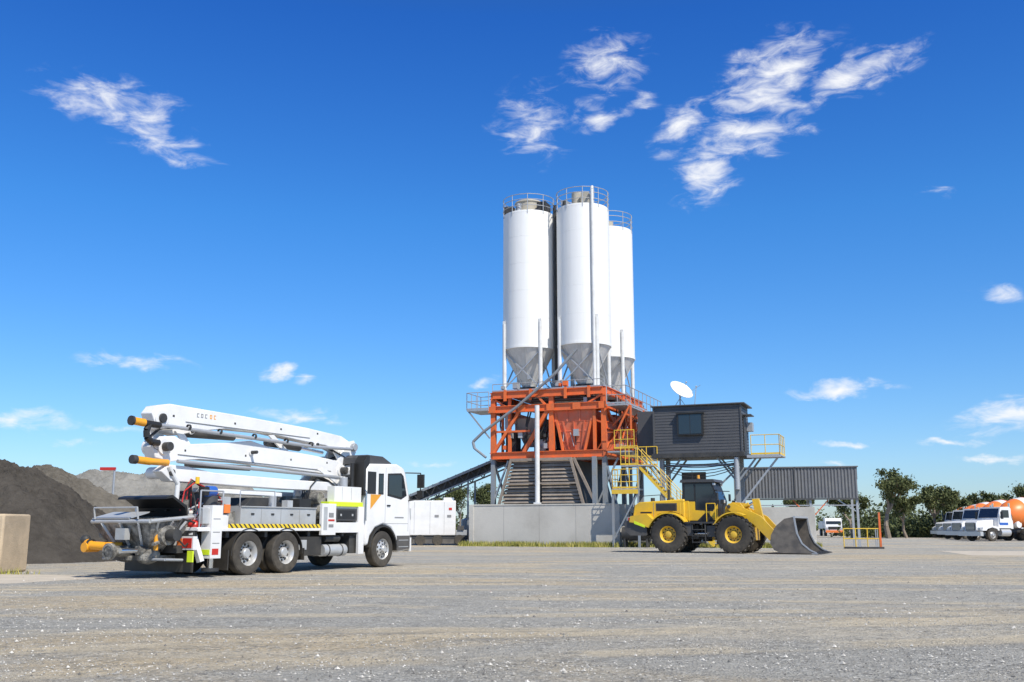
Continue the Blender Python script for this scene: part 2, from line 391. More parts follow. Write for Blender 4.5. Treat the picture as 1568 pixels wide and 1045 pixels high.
for sd in(-1,1):
    mb.box(-.9,1.85,sd*.62,sd*1.14,1.122,1.60,silver)
    for x in(-.2,.5,1.2): mb.box(x,x+.012,sd*1.14,sd*1.146,1.15,1.57,seam)
    for x in(-.55,.15,.85,1.5): mb.box(x,x+.1,sd*1.14,sd*1.16,1.42,1.46,black)
    mb.box(-.9,1.85,sd*.60,sd*1.17,1.60,1.625,silver)
mb.box(-2.1,-1.2,-1.05,-.5,1.122,1.42,white)
mb.box(2.62,3.55,-1.18,-.65,1.30,1.62,greyhood)
mb.box(2.70,3.47,-1.187,-1.18,1.34,1.58,black)
for x in(2.8,3.3): mb.box(x,x+.06,-1.2,-1.187,1.42,1.48,silver)
part(T,'side_boxes',mb,bevel=.012)
mb=MB()
mb.box(1.98,2.56,-1.24,-1.16,.92,1.74,white); mb.box(2.05,2.2,-1.246,-1.24,1.05,1.65,silver)
mb.box(2.24,2.50,-1.246,-1.24,1.28,1.33,red);mb.box(2.26,2.46,-1.246,-1.24,1.38,1.5,seam);mb.box(2.26,2.46,-1.246,-1.24,1.12,1.2,seam)
mb.box(2.58,3.78,-1.22,-1.12,.98,1.25,white)
mb.box(2.58,3.75,-1.15,-.9,1.62,2.22,white)
mb.box(2.3,3.76,-1.21,-.92,1.68,1.80,limey)
mb.box(3.56,3.80,-1.22,-.8,1.25,1.68,white);mb.box(3.56,3.80,-1.24,-1.16,.40,1.24,white)
mb.box(2.58,3.75,.9,1.15,1.2,2.1,white);mb.box(1.98,3.75,1.16,1.24,.92,1.6,white)
for x in (2.9,3.3): mb.box(x,x+.01,-1.155,-1.15,1.85,2.2,seam)
part(T,'outrigger_panels',mb,bevel=.015)
mb=MB()
for sd in(-1,1):
    mb.box(-1.95,-1.62,sd*.98,sd*1.28,.42,1.62,white);mb.cyl((-1.78,sd*1.13,.2),(-1.78,sd*1.13,.45),.07,chrome);mb.cyl((-1.78,sd*1.13,.13),(-1.78,sd*1.13,.2),.2,dark)
    mb.box(-1.62,-1.40,sd*1.0,sd*1.2,1.12,1.4,white)
    mb.box(-1.96,-1.95,sd*1.0,sd*1.26,.5,.62,limey);mb.box(-1.9,-1.7,sd*1.28,sd*1.284,.5,.64,red)
    mb.beam((-2.25,sd*1.0,1.0),(-2.1,sd*1.15,.35),.12,white)
    for z in (.75,1.0,1.3): mb.box(-1.9,-1.68,sd*1.28,sd*1.283,z,z+.02,seam)
mb.box(-2.42,-2.3,-1.22,-.55,.62,.92,white);mb.box(-2.43,-2.42,-1.18,-.9,.66,.88,red);mb.box(-2.43,-2.42,-.88,-.72,.66,.88,orangeP)
mb.box(-2.42,-2.3,.55,1.22,.62,.92,white);mb.box(-2.43,-2.42,.9,1.18,.66,.88,red)
mb.box(-2.42,-2.38,-1.22,-1.05,.35,.6,limey)
mb.box(-2.3,-2.26,-1.1,1.1,.12,.55,black)
part(T,'rear_outriggers',mb,bevel=.015)
# cab
mb=MB()
prof=[(3.9,.95),(3.9,2.72),(4.05,2.90),(5.40,2.96),(5.72,2.86),(5.84,2.7),(6.05,2.0),(6.14,1.3),(6.14,.48),(5.52,.40),(5.43,.52),(5.36,.84),(5.12,1.10),(4.75,1.2),(4.38,1.10),(4.15,.88),(4.07,.62),(3.9,.62)]
mb.prism(prof,-1.2,1.2,white)
part(T,'cab_shell',mb,bevel=.06)
mb=MB()
for sd in(-1,1):
    a=sd*1.2;b_=sd*1.208
    mb.prism([(4.92,2.02),(4.92,2.66),(5.58,2.70),(5.70,2.62),(5.88,2.05),(5.6,1.93)],a,b_,black)
    mb.prism([(4.97,2.07),(4.97,2.61),(5.54,2.64),(5.65,2.57),(5.80,2.08),(5.58,1.99)],b_,sd*1.212,glass)
    mb.prism([(4.48,2.05),(4.48,2.64),(4.72,2.65),(4.72,2.05)],a,b_,black)
    mb.prism([(4.50,2.09),(4.50,2.60),(4.69,2.61),(4.69,2.09)],b_,sd*1.212,glass)
    mb.prism([(5.46,.45),(6.08,.5),(6.08,.88),(5.42,.88)],a,sd*1.206,greyhood)
    for z in(.55,.74): mb.box(5.52,6.0,sd*1.206,sd*1.214,z,z+.02,silver)
mb.add([(5.84,-1.08,2.72),(5.84,1.08,2.72),(6.07,1.1,2.02),(6.07,-1.1,2.02)],[(0,1,2,3)],glass)
mb.box(6.14,6.16,-.95,.95,1.15,1.75,black);mb.box(6.12,6.2,-1.18,1.18,.42,.82,white)
for y in(-.95,.95): mb.box(6.2,6.215,y-.18,y+.18,.52,.72,alloy)
part(T,'cab_windows',mb)
mb=MB()
for sd in(-1,1):
    for x,z0,z1 in((4.82,.98,2.82),(5.98,1.0,2.0)): mb.box(x,x+.012,sd*1.2,sd*1.2035,z0 if x>5 else 1.22,z1,seam)
    mb.box(4.82,5.98,sd*1.2,sd*1.2035,1.22,1.232,seam)
    mb.box(4.9,5.06,sd*1.2,sd*1.225,1.72,1.76,black)
    mb.box(3.96,4.36,sd*1.2,sd*1.204,2.05,2.68,black)
    mb.prism([(4.12,1.62),(4.12,2.04),(4.62,2.04)],sd*1.2,sd*1.205,opipe)
    mb.box(5.3,5.75,sd*1.2,sd*1.204,1.38,1.42,seam)
    mb.tube([(5.80,sd*1.2,2.72),(6.2,sd*1.48,2.72),(6.2,sd*1.48,1.95),(5.98,sd*1.2,1.9)],.018,black)
    mb.box(6.16,6.24,sd*1.38,sd*1.60,2.28,2.68,black);mb.box(6.16,6.24,sd*1.38,sd*1.58,2.0,2.2,black)
    mb.box(3.84,3.9,sd*.2,sd*.9,2.0,2.6,glass)
mb.prism([(3.95,2.90),(3.98,3.08),(4.2,3.17),(4.95,3.16),(5.35,3.0),(5.4,2.965)],-.98,.98,greyhood)
mb.prism([(3.80,2.0),(3.80,2.95),(3.95,3.12),(4.05,3.12),(4.05,2.9),(3.895,2.75),(3.895,2.0)],-1.19,-.85,black)
mb.cyl((5.2,-.8,2.98),(5.2,-.8,3.14),.06,opipe)
mb.cyl((3.72,.9,1.2),(3.72,.9,3.1),.09,chrome);mb.cyl((3.7,-.85,1.2),(3.7,-.85,2.9),.07,black)
mb.tube([(3.88,-1.24,1.3),(3.88,-1.24,2.1),(3.88,-1.2,2.15)],.018,chrome)
part(T,'cab_trim',mb,bevel=.01)
# turret
mb=MB()
mb.cyl((3.0,0,1.1),(3.0,0,1.75),.52,stain,n=28);mb.cyl((3.0,0,1.75),(3.0,0,1.86),.62,white,n=28)
for y in(-.30,.22): mb.prism([(2.55,1.86),(3.55,1.86),(3.95,2.4),(4.45,3.1),(4.62,3.4),(4.45,3.62),(4.15,3.55),(3.75,3.0),(3.1,2.6),(2.6,2.3)],y,y+.08,white)
mb.box(2.75,3.4,-.22,.22,1.86,2.4,white)
mb.cyl((4.38,-.42,3.42),(4.38,.42,3.42),.11,galv,n=16)
mb.cyl((2.5,-.75,1.9),(2.5,-.15,1.9),.16,stain,n=16)
mb.cyl((2.65,-.6,1.35),(2.65,-.6,1.9),.22,stain,n=16)
mb.cyl((3.45,-.75,2.05),(3.45,-.75,2.5),.12,galv)
mb.cyl((2.8,0,2.2),(4.0,0,2.95),.11,galv)
part(T,'turret',mb,bevel=.012)
# boom arms
mb=MB()
A=[(-2.92,3.72),(-2.78,3.90),(-2.4,3.98),(0,3.92),(2.5,3.83),(4.0,3.72),(4.34,3.60),(4.42,3.40),(4.30,3.22),(4.0,3.22),(3.3,3.40),(2.2,3.46),(0.9,3.56),(-.6,3.54),(-1.5,3.40),(-2.1,3.26),(-2.75,3.36)]
mb.prism(A,-.19,.19,white)
B=[(-2.95,2.95),(-2.75,3.18),(-2.3,3.22),(-1.9,3.06),(-.5,3.20),(.2,3.30),(.9,3.18),(2.6,3.08),(3.7,2.98),(4.15,2.80),(4.15,2.58),(3.8,2.50),(3.2,2.58),(1.6,2.66),(-.2,2.72),(-1.5,2.72),(-2.4,2.62),(-2.85,2.68)]
mb.prism(B,-.32,.02,white)
C=[(-2.8,2.38),(-2.6,2.54),(-2.0,2.52),(-1.2,2.42),(1.7,2.36),(3.5,2.36),(4.0,2.5),(4.1,2.3),(3.8,2.12),(1.5,2.10),(-1.0,2.14),(-2.5,2.16)]
mb.prism(C,-.48,-.18,white)
mb.prism([(-1.6,2.04),(-.2,2.04),(1.3,2.01),(1.3,1.90),(-.2,1.92),(-1.6,1.94)],-.45,-.22,white)
part(T,'boom_arms',mb,bevel=.02)
mb=MB()
for x,z,r in((-2.62,3.62,.2),(-2.62,2.95,.19),(4.2,3.42,.17),(3.85,2.72,.17),(3.8,2.3,.14),(-2.5,2.36,.14),(.2,3.0,.08),(-1.7,3.40,.09),(2.9,3.40,.08)):
    mb.cyl((x,-.54 if z<3.3 else -.26,z),(x,.25,z),r*.55,dark,n=16)
    mb.cyl((x,-.36 if z<3.3 else -.215,z),(x,.22,z),r,white,n=20)
mb.prism([(-2.85,3.6),(-2.6,3.75),(-2.3,3.6),(-2.35,3.1),(-2.5,2.95),(-2.8,3.0)],.02,.07,white)
mb.prism([(-2.25,3.36),(-2.05,3.40),(-1.6,2.9),(-1.8,2.85)],-.26,-.2,white)
mb.prism([(3.45,3.35),(3.65,3.4),(4.15,2.95),(3.95,2.85)],-.27,-.22,white)
mb.prism([(.9,3.5),(1.1,3.52),(1.75,3.1),(1.55,3.05)],-.26,-.2,white)
mb.prism([(2.6,2.68),(2.8,2.74),(3.9,2.35),(3.7,2.2)],-.53,-.49,white)
part(T,'boom_knuckles',mb,bevel=.008)
mb=MB()
mb.cyl((-1.9,-.08,3.33),(-.2,-.08,3.37),.095,dark,n=14);mb.cyl((-.2,-.08,3.37),(.6,-.08,3.40),.045,chrome)
mb.cyl((1.0,-.08,3.32),(2.3,-.08,3.27),.10,dark,n=14);mb.cyl((2.3,-.08,3.27),(3.3,-.08,3.20),.045,chrome)
mb.cyl((-1.9,-.3,2.58),(.2,-.3,2.60),.07,dark,n=14);mb.cyl((.2,-.3,2.60),(1.6,-.3,2.56),.035,chrome)
part(T,'boom_cylinders',mb)
mb=MB()
mb.tube([(4.2,-.42,3.35),(2.6,-.42,3.30),(-2.5,-.40,3.42),(-2.9,-.40,3.42)],.045,galv,n=10)
mb.tube([(3.9,-.52,2.50),(-2.4,-.55,2.62)],.045,galv,n=10)
mb.cyl((-3.35,-.40,3.44),(-2.85,-.40,3.42),.075,black,n=12);mb.cyl((-3.62,-.40,3.46),(-3.3,-.40,3.44),.09,opipe,n=12);mb.cyl((-3.68,-.4,3.46),(-3.62,-.4,3.46),.11,dark,n=12)
mb.tube([(-3.15,-.4,3.42),(-3.22,-.4,3.28),(-3.2,-.4,3.12),(-3.05,-.4,3.02),(-2.85,-.4,3.02)],.075,black,n=10)
mb.cyl((-3.1,-.45,2.58),(-2.6,-.45,2.58),.075,opipe,n=12);mb.cyl((-3.5,-.45,2.60),(-3.1,-.45,2.58),.085,opipe,n=12);mb.cyl((-3.62,-.45,2.60),(-3.5,-.45,2.60),.10,dark,n=12)
mb.tube([(-2.6,-.5,2.5),(-2.5,-.5,2.36),(-2.3,-.5,2.1),(-2.32,-.5,1.7)],.055,legW,n=10)
mb.tube([(3.6,-.55,2.5),(3.4,-.6,2.1),(3.1,-.62,1.9),(2.7,-.62,1.5),(1.9,-.5,1.45),(-1.9,-.4,1.45)],.06,legW,n=10)
for x in(-2.0,-1.0,.2,1.4,2.4): mb.lathe((x,-.42,3.41-.02*x),(1,0,0),[(-.03,.05),(-.03,.07),(.03,.07),(.03,.05)],dark,10)
part(T,'delivery_pipe',mb)
mb=MB()
for k in range(7):
    y=-.62+.05*k;mb.tube([(-2.3+.1*k,y,1.5),(-2.2+.08*k,y,1.95+.05*k),(-1.9,y,2.15+.03*k),(-1.2,y,1.95),(-.9,y,1.6)],.016,black if k%3 else red,n=6)
for k in range(5):
    y=-.5+.06*k;mb.tube([(2.2,y,1.6),(2.35,y,2.2),(2.7,y,2.5),(3.1,y,2.4),(3.5,y,2.2)],.018,black,n=6)
for k in range(4):
    y=-.22-.03*k;mb.tube([(3.4,y,3.3),(3.9,y,3.15),(4.35,y,3.0),(4.4,y,2.75),(4.1,y,2.5)],.016,black,n=6)
    mb.tube([(-2.3,y,3.4),(-2.75,y,3.35),(-3.0,y,3.15),(-2.9,y,2.9),(-2.6,y,2.8)],.014,black,n=6)
rr_=random.Random(5)
for k in range(16):
    mb.hose((-2.3+rr_.uniform(-.3,.3),rr_.uniform(-1.1,.7),rr_.uniform(1.0,1.5)),(-1.3+rr_.uniform(-.4,.5),rr_.uniform(-1.0,.5),rr_.uniform(1.2,1.9)),rr_.uniform(-.35,.25),rr_.choice((.014,.018,.024)),rr_.choice((black,black,black,red,blue,galv)),side=rr_.uniform(-.2,.1))
for k in range(8):
    mb.hose((-3.1+rr_.uniform(-.3,.4),rr_.uniform(-.95,.9),rr_.uniform(.5,.8)),(-2.35,rr_.uniform(-1.0,1.0),rr_.uniform(.6,1.1)),rr_.uniform(.0,.2),.018,black)
for i,x in enumerate((-1.55,-1.42,-1.29,-1.13,-1.0)): 
    mm=opipe if i in(3,4) else seam
    mb.box(x,x+.02,-.194,-.19,3.74,3.84,mm);mb.box(x+.02,x+.07,-.194,-.19,3.82,3.84,mm);mb.box(x+.02,x+.07,-.194,-.19,3.74,3.76,mm)
    if i%2: mb.box(x+.05,x+.07,-.194,-.19,3.76,3.82,mm)
mb.tube([(-1.9,-.20,3.60),(2.6,-.20,3.56)],.010,seam,n=6);mb.tube([(-2.2,-.33,2.80),(3.4,-.33,2.68)],.010,seam,n=6)
for x in(-2.3,-.3,1.4,2.9): mb.box(x,x+.06,-.194,-.19,3.68,3.73,dark);mb.box(x+.3,x+.35,-.324,-.32,2.88,2.93,dark)
part(T,'hoses_and_marks',mb)
# pump unit & rear clutter
mb=MB()
mb.box(-2.0,.0,-.32,.32,1.122,1.32,stain)
mb.cyl((-1.9,-.18,1.42),(1.6,-.18,1.42),.11,galv,n=14);mb.cyl((-1.9,.18,1.42),(1.6,.18,1.42),.11,galv,n=14)
mb.cyl((-1.55,-.75,1.42),(-1.55,-.75,1.85),.2,greyhood,n=18);mb.box(-1.35,-.95,-1.0,-.6,1.125,1.5,stain)
mb.cyl((-1.75,-.85,1.95),(-1.5,-.85,1.95),.13,blue,n=16);mb.box(-1.9,-1.75,-.95,-.75,1.85,2.05,black)
mb.cyl((-1.9,-.7,2.12),(-1.9,-.7,2.28),.05,yel)
mb.box(-1.4,-1.2,-1.1,-.95,1.45,1.65,orangeP)
mb.cyl((-2.1,-.5,1.3),(-2.1,-.5,1.75),.12,stain);mb.ball((-2.15,-.95,1.18),.16,red,sc=(1,1,.7))
mb.box(-2.15,-1.95,-1.2,-1.02,1.2,1.55,silver)
mb.tube([(-2.2,-1.15,1.1),(-2.2,-1.15,1.95),(-1.5,-1.15,1.95),(-1.5,-1.15,1.15)],.02,galv);mb.tube([(-2.2,-1.15,1.55),(-1.5,-1.15,1.55)],.018,galv)
mb.tube([(-.9,-1.1,1.62),(-.9,-1.1,2.0),(.3,-1.1,2.0),(.3,-1.1,1.62)],.015,galv)
mb.box(.6,1.7,-.45,.45,1.125,1.75,dark);mb.box(1.9,2.4,-.3,.5,1.125,1.95,stain)
mb.prism([(-.2,1.62),(1.2,1.62),(1.0,1.86),(.1,1.86)],-.55,.5,dark)
mb.box(-1.0,-.7,-.6,-.2,1.5,1.85,silver);mb.cyl((-1.1,.5,1.2),(-1.1,.5,2.0),.18,stain);mb.box(1.3,1.75,-1.05,-.7,1.63,1.85,black)
mb.cyl((.5,-.85,1.63),(.5,-.85,1.9),.10,galv);mb.box(.9,1.1,-1.0,-.8,1.63,1.8,silver);mb.box(-.4,.1,.6,1.0,1.63,2.0,dark)
part(T,'pump_unit',mb,bevel=.01)
mb=MB()
def ring(x0,x1,y,z0,z1): return [(x0,-y,z0),(x1,-y,z1),(x1,y,z1),(x0,y,z0)]
mb.loft([ring(-3.42,-2.20,.92,1.24,1.34),ring(-3.30,-2.26,.84,1.02,1.08),ring(-3.12,-2.42,.60,.72,.74),ring(-2.98,-2.55,.42,.56,.56),ring(-2.80,-2.7,.05,.54,.54)],stain)
mb.loft([ring(-3.38,-2.24,.88,1.24,1.34),ring(-3.26,-2.30,.80,1.02,1.08),ring(-3.08,-2.46,.56,.74,.76)],stain)
mb.tube([(-3.42,-.94,1.25),(-2.2,-.94,1.35),(-2.2,.94,1.35),(-3.42,.94,1.25),(-3.42,-.94,1.25)],.045,silver)
for k in range(14): y=-.84+k*.13; mb.beam((-3.38,y,1.27),(-2.24,y,1.36),.018,stain)
for x in(-3.1,-2.8,-2.5): mb.beam((x,-.88,1.30+(x+3.1)*.06),(x,.88,1.30+(x+3.1)*.06),.02,stain)
for y in(-.6,0,.6): mb.beam((-3.44,y,1.22),(-3.14,y*.7,.72),.05,silver)
for x in(-3.2,-2.8,-2.4): mb.beam((x,-.95,1.25),(x*.5-1.42,-.60,.74),.05,silver)
mb.prism([(-2.22,1.37),(-2.26,1.60),(-2.70,1.84),(-2.86,1.80),(-2.88,1.75),(-2.70,1.78),(-2.32,1.56),(-2.25,1.37)],-.8,.8,black)
mb.prism([(-3.45,1.30),(-2.9,1.44),(-2.88,1.47),(-3.46,1.33)],-.3,.9,silver)
mb.tube([(-3.46,-.6,1.3),(-3.5,-.6,1.55),(-3.5,.8,1.55),(-3.46,.8,1.3)],.02,silver)
mb.cyl((-2.85,-1.18,.95),(-2.85,-.80,.95),.13,dark,n=16);mb.cyl((-2.85,-.92,.95),(-2.85,-.80,.95),.22,stain,n=20)
mb.cyl((-2.85,1.22,.95),(-2.85,.82,.95),.13,stain,n=16)
mb.tube([(-2.85,-1.1,1.05),(-2.7,-1.15,1.3),(-2.4,-1.1,1.25),(-2.1,-1.0,1.2)],.022,black);mb.tube([(-2.8,-1.1,.9),(-2.6,-1.15,.7),(-2.3,-1.0,.8)],.022,black)
mb.ball((-2.95,-.40,.50),.24,stain,n=16,sc=(1.2,1,.8));mb.ball((-2.95,.3,.50),.22,stain,n=16,sc=(1.2,1.2,.7))
mb.box(-3.2,-2.3,-.55,.55,.40,.50,stain)
mb.box(-2.6,-2.4,-.9,.9,.55,.72,dark)
mb.cyl((-3.70,.0,.60),(-3.1,.0,.60),.12,stain,n=16);mb.lathe((-3.66,0,.60),(1,0,0),[(-.05,.12),(-.05,.18),(.05,.18),(.05,.12)],stain,18)
mb.cyl((-3.75,-.45,.62),(-3.0,-.45,.62),.06,chrome,n=12);mb.cyl((-3.3,-.45,.62),(-2.8,-.45,.62),.10,stain,n=12)
mb.tube([(-3.2,.15,.70),(-3.42,.40,.70),(-3.50,.8,.72),(-3.46,1.0,.78)],.095,opipe,n=12);mb.ball((-3.46,1.06,.84),.12,dark)
mb.cyl((-3.25,.9,.68),(-3.62,.9,.68),.11,opipe);mb.lathe((-3.47,.85,.74),(0,1,0),[(-.03,.09),(-.03,.13),(.03,.13),(.03,.09)],dark,14)
for s_ in(-1,1): mb.beam((-2.3,s_*.6,1.0),(-3.2,s_*.85,.75),.06,stain)
mb.tube([(-2.5,-1.0,.4),(-3.0,-1.0,.42),(-3.0,-.5,.42)],.03,galv);mb.tube([(-2.5,1.0,.4),(-3.0,1.0,.42),(-3.0,.5,.42)],.03,galv)
mb.cyl((-3.05,-.75,.62),(-3.05,-.75,1.05),.05,opipe);mb.box(-3.5,-3.35,-.25,.05,.85,1.1,silver)
part(T,'hopper',mb)

# ------------------------------------------------------------------ wheel loader
Lo=empty('wheel_loader',(8.9,45.9,0),-27)
mb=MB()
for x in(-1.48,1.48):
    for sd in(-1,1): wheel(mb,x,sd*1.08,.81,.81,.58,sd,.37,yel,depth=.16,lugs=22)
part(Lo,'wheels',mb)
mb=MB()
mb.box(-2.9,-.3,-.55,.55,.6,1.25,greyhood);mb.box(.3,2.2,-.5,.5,.55,1.25,yel)
mb.cyl((-.05,0,.5),(-.05,0,1.3),.22,dark);mb.box(-.5,.5,-.3,.3,.6,.85,dark)
for x in(-1.48,1.48): mb.cyl((x,-1,.81),(x,1,.81),.2,greyhood)
mb.cyl((-.6,-.6,.85),(.7,-.5,.85),.06,chrome)
part(Lo,'frame',mb,bevel=.02)
mb=MB()
mb.prism([(-3.15,1.15),(-3.35,1.55),(-3.25,2.10),(-3.0,2.26),(-.85,2.38),(-.85,1.2),(-1.0,1.65),(-1.48,1.80),(-2.1,1.68),(-2.45,1.15)],-.78,.78,yel)
part(Lo,'engine_hood',mb,bevel=.05)
mb=MB()
mb.prism([(-3.35,.75),(-3.62,1.0),(-3.62,1.35),(-3.3,1.5),(-2.55,1.25),(-2.55,.75)],-1.1,1.1,greyhood)
for sd in(-1,1):
    mb.prism([(-3.1,1.32),(-3.35,1.35),(-3.3,1.62),(-2.5,1.72),(-2.2,1.45),(-2.42,1.1)],sd*.79,sd*1.2,yel)
    mb.prism([(-3.12,1.28),(-2.6,1.1),(-2.6,1.22),(-3.12,1.42)],sd*1.2,sd*1.205,limey)
    mb.box(-3.42,-3.36,sd*.8,sd*1.15,1.42,1.55,red)
    arc(mb,-1.48,.81,.92,35,140,sd*.80,sd*1.32,yel,t=.05)
    arc(mb,1.48,.81,.92,60,150,sd*.80,sd*1.34,yel,t=.05)
    mb.box(-2.2,-1.2,sd*.78,sd*.786,1.85,2.2,greyhood)
    for k in range(6): mb.box(-2.15,-1.25,sd*.786,sd*.795,1.88+k*.05,1.90+k*.05,black)
    mb.box(-2.95,-2.4,sd*.78,sd*.785,1.75,1.82,black)
    mb.box(-2.32,-2.30,sd*.78,sd*.784,1.6,2.25,seam)
mb.box(-3.36,-3.30,-.6,.6,1.55,2.05,black)
mb.cyl((-1.9,.25,2.32),(-1.9,.25,2.85),.07,dark);mb.cyl((-2.5,-.3,2.28),(-2.5,-.3,2.46),.10,dark)
mb.rail([(-3.0,-.72,2.25),(-2.0,-.72,2.30)],.28,dark,r=.018,levels=(1,),toe=False)
part(Lo,'rear_body',mb,bevel=.015)
mb=MB()
mb.prism([(-.92,1.35),(-1.0,2.3),(-.92,3.12),(.42,3.12),(.72,2.3),(.66,1.35)],-.68,.68,black)
mb.prism([(-1.05,3.12),(-1.0,3.25),(.5,3.25),(.60,3.12)],-.76,.76,greyhood)
for sd in(-1,1):
    mb.prism([(-.86,2.32),(-.84,3.04),(-.42,3.04),(-.42,2.32)],sd*.68,sd*.685,glass)
    mb.prism([(-.34,1.95),(-.34,3.04),(.36,3.04),(.64,2.3),(.45,1.9)],sd*.68,sd*.685,glass)
    mb.prism([(-.93,1.42),(-.95,2.26),(-.38,2.26),(-.38,1.88),(.42,1.82),(.66,2.15),(.66,1.42)],sd*.68,sd*.692,yel)
    mb.prism([(-.3,1.40),(.5,1.40),(.22,1.76),(0.05,1.74)],sd*.692,sd*.697,black)
mb.add([(.43,-.62,3.08),(.43,.62,3.08),(.725,.62,2.3),(.725,-.62,2.3)],[(0,1,2,3)],glass)
mb.cyl((-.3,-.3,3.25),(-.3,-.3,3.30),.09,dark);mb.cyl((-.3,-.3,3.30),(-.3,-.3,3.46),.075,opipe,r2=.06)
mb.cyl((-.8,.4,3.25),(-.8,.4,3.7),.012,dark)
mb.box(.45,.55,-.7,-.55,2.98,3.08,alloy);mb.box(.45,.55,.55,.7,2.98,3.08,alloy)
mb.tube([(.55,-.7,2.75),(.75,-1.05,2.75),(.75,-1.05,2.3)],.02,black);mb.box(.72,.78,-1.15,-.95,2.3,2.62,black)
mb.tube([(.55,.7,2.75),(.75,1.05,2.75)],.02,black);mb.box(.72,.78,.95,1.15,2.3,2.62,black)
part(Lo,'cab',mb,bevel=.012)
mb=MB()
mb.box(-.95,.7,-1.15,-.66,1.28,1.36,dark);mb.box(-.95,.7,.66,1.15,1.28,1.36,dark)
for z in(.45,.72,1.0): mb.box(-.4,.15,-1.2,-1.0,z,z+.04,dark)
for x in(-.42,.17): mb.beam((x,-1.1,.42),(x,-1.1,1.3),.05,dark)
mb.rail([(-.95,-1.1,1.36),(-.55,-1.1,1.36)],.9,yel,r=.022,levels=(1,),toe=False)
mb.rail([(.25,-1.1,1.36),(.65,-1.1,1.36)],.8,yel,r=.022,levels=(1,),toe=False)
mb.box(-.9,-.45,-1.1,-.7,.75,1.26,greyhood);mb.box(.2,.6,-1.0,-.6,.7,1.2,greyhood)
for k in range(5): mb.hose((-.4,-.5,.9+.06*k),(.8,-.45,1.0+.05*k),.1,.02,black,side=-.1)
part(Lo,'steps',mb,bevel=.01)
mb=MB()
for sd in(-1,1):
    mb.prism([(.8,1.2),(.95,2.0),(1.25,2.22),(1.6,2.2),(2.0,1.7),(2.3,1.2)],sd*.40,sd*.50,yel)
    mb.prism([(1.0,2.0),(1.15,2.16),(1.4,2.16),(2.55,1.60),(3.28,.78),(3.34,.42),(3.1,.36),(2.84,.60),(2.2,1.26),(1.2,1.82)],sd*.55,sd*.68,yel)
    mb.cyl((.95,sd*.6,1.1),(1.7,sd*.6,1.3),.09,dark,n=14);mb.cyl((1.7,sd*.6,1.3),(2.5,sd*.6,1.42),.045,chrome)
    mb.cyl((1.15,sd*.3,2.02),(1.15,sd*.72,2.02),.08,dark);mb.cyl((3.18,sd*.5,.5),(3.18,sd*.74,.5),.09,dark)
    mb.tube([(.95,sd*.95,1.7),(.98,sd*.95,2.15)],.025,black);mb.box(.9,1.05,sd*.85,sd*1.1,2.15,2.33,black);mb.box(1.05,1.06,sd*.87,sd*1.08,2.17,2.31,alloy)
mb.box(2.0,2.3,-.6,.6,1.25,1.55,yel)
mb.cyl((1.1,0,1.75),(1.9,0,2.12),.11,yel,n=14);mb.cyl((1.9,0,2.12),(2.2,0,2.25),.06,chrome)
mb.prism([(2.05,2.36),(2.35,2.38),(2.5,1.6),(2.75,1.05),(2.6,.95),(2.2,1.5)],-.1,.1,yel)
mb.beam((2.7,0,1.05),(3.35,0,1.0),.14,yel)
mb.box(1.0,1.5,-.5,.5,1.9,2.05,yel)
part(Lo,'lift_arms',mb,bevel=.012)
mb=MB()
prof=[(4.98,.03),(3.5,.05),(3.22,.18),(3.08,.45),(3.12,.80),(3.35,1.18),(3.72,1.48),(4.12,1.56)]
inn=[(4.12,1.52),(3.75,1.43),(3.40,1.13),(3.18,.78),(3.14,.47),(3.27,.23),(3.52,.10),(4.98,.06)]
mb.prism(prof+inn,-1.42,1.42,bucketM)
mb.prism([(4.10,1.515),(3.76,1.42),(3.42,1.12),(3.2,.78),(3.16,.47),(3.29,.24),(3.53,.11),(4.9,.07),(4.9,.075),(3.53,.118),(3.30,.245),(3.17,.475),(3.21,.775),(3.43,1.11),(3.77,1.41),(4.10,1.505)],-1.40,1.40,bucketI)
side_pl=[(4.98,.03),(3.5,.05),(3.22,.18),(3.08,.45),(3.12,.80),(3.35,1.18),(3.72,1.48),(4.12,1.56),(4.16,1.25),(4.22,.85),(4.40,.45),(4.72,.18)]
for y0,y1 in((-1.45,-1.42),(1.42,1.45)): mb.prism(side_pl,y0,y1,bucketM)
for y in(-1.46,1.40):
    for p,q in zip(side_pl[7:],side_pl[8:]+[(4.98,.06)]): mb.beam((p[0],y+.03,p[1]),(q[0],y+.03,q[1]),.07,galv,h=.05)
for k in range(9): 
    y=-1.36+k*.34; mb.prism([(4.8,.02),(5.15,.03),(5.12,.06),(4.8,.11)],y-.05,y+.05,dark)
mb.box(4.78,5.03,-1.46,1.46,.015,.055,galv)
mb.beam((4.12,-1.46,1.55),(4.12,1.46,1.55),.08,galv)
for y in(-.6,0,.6): mb.prism([(3.1,.4),(2.95,.5),(3.1,1.1),(3.4,1.15),(3.13,.8)],y-.06,y+.06,bucketM)
part(Lo,'bucket',mb)

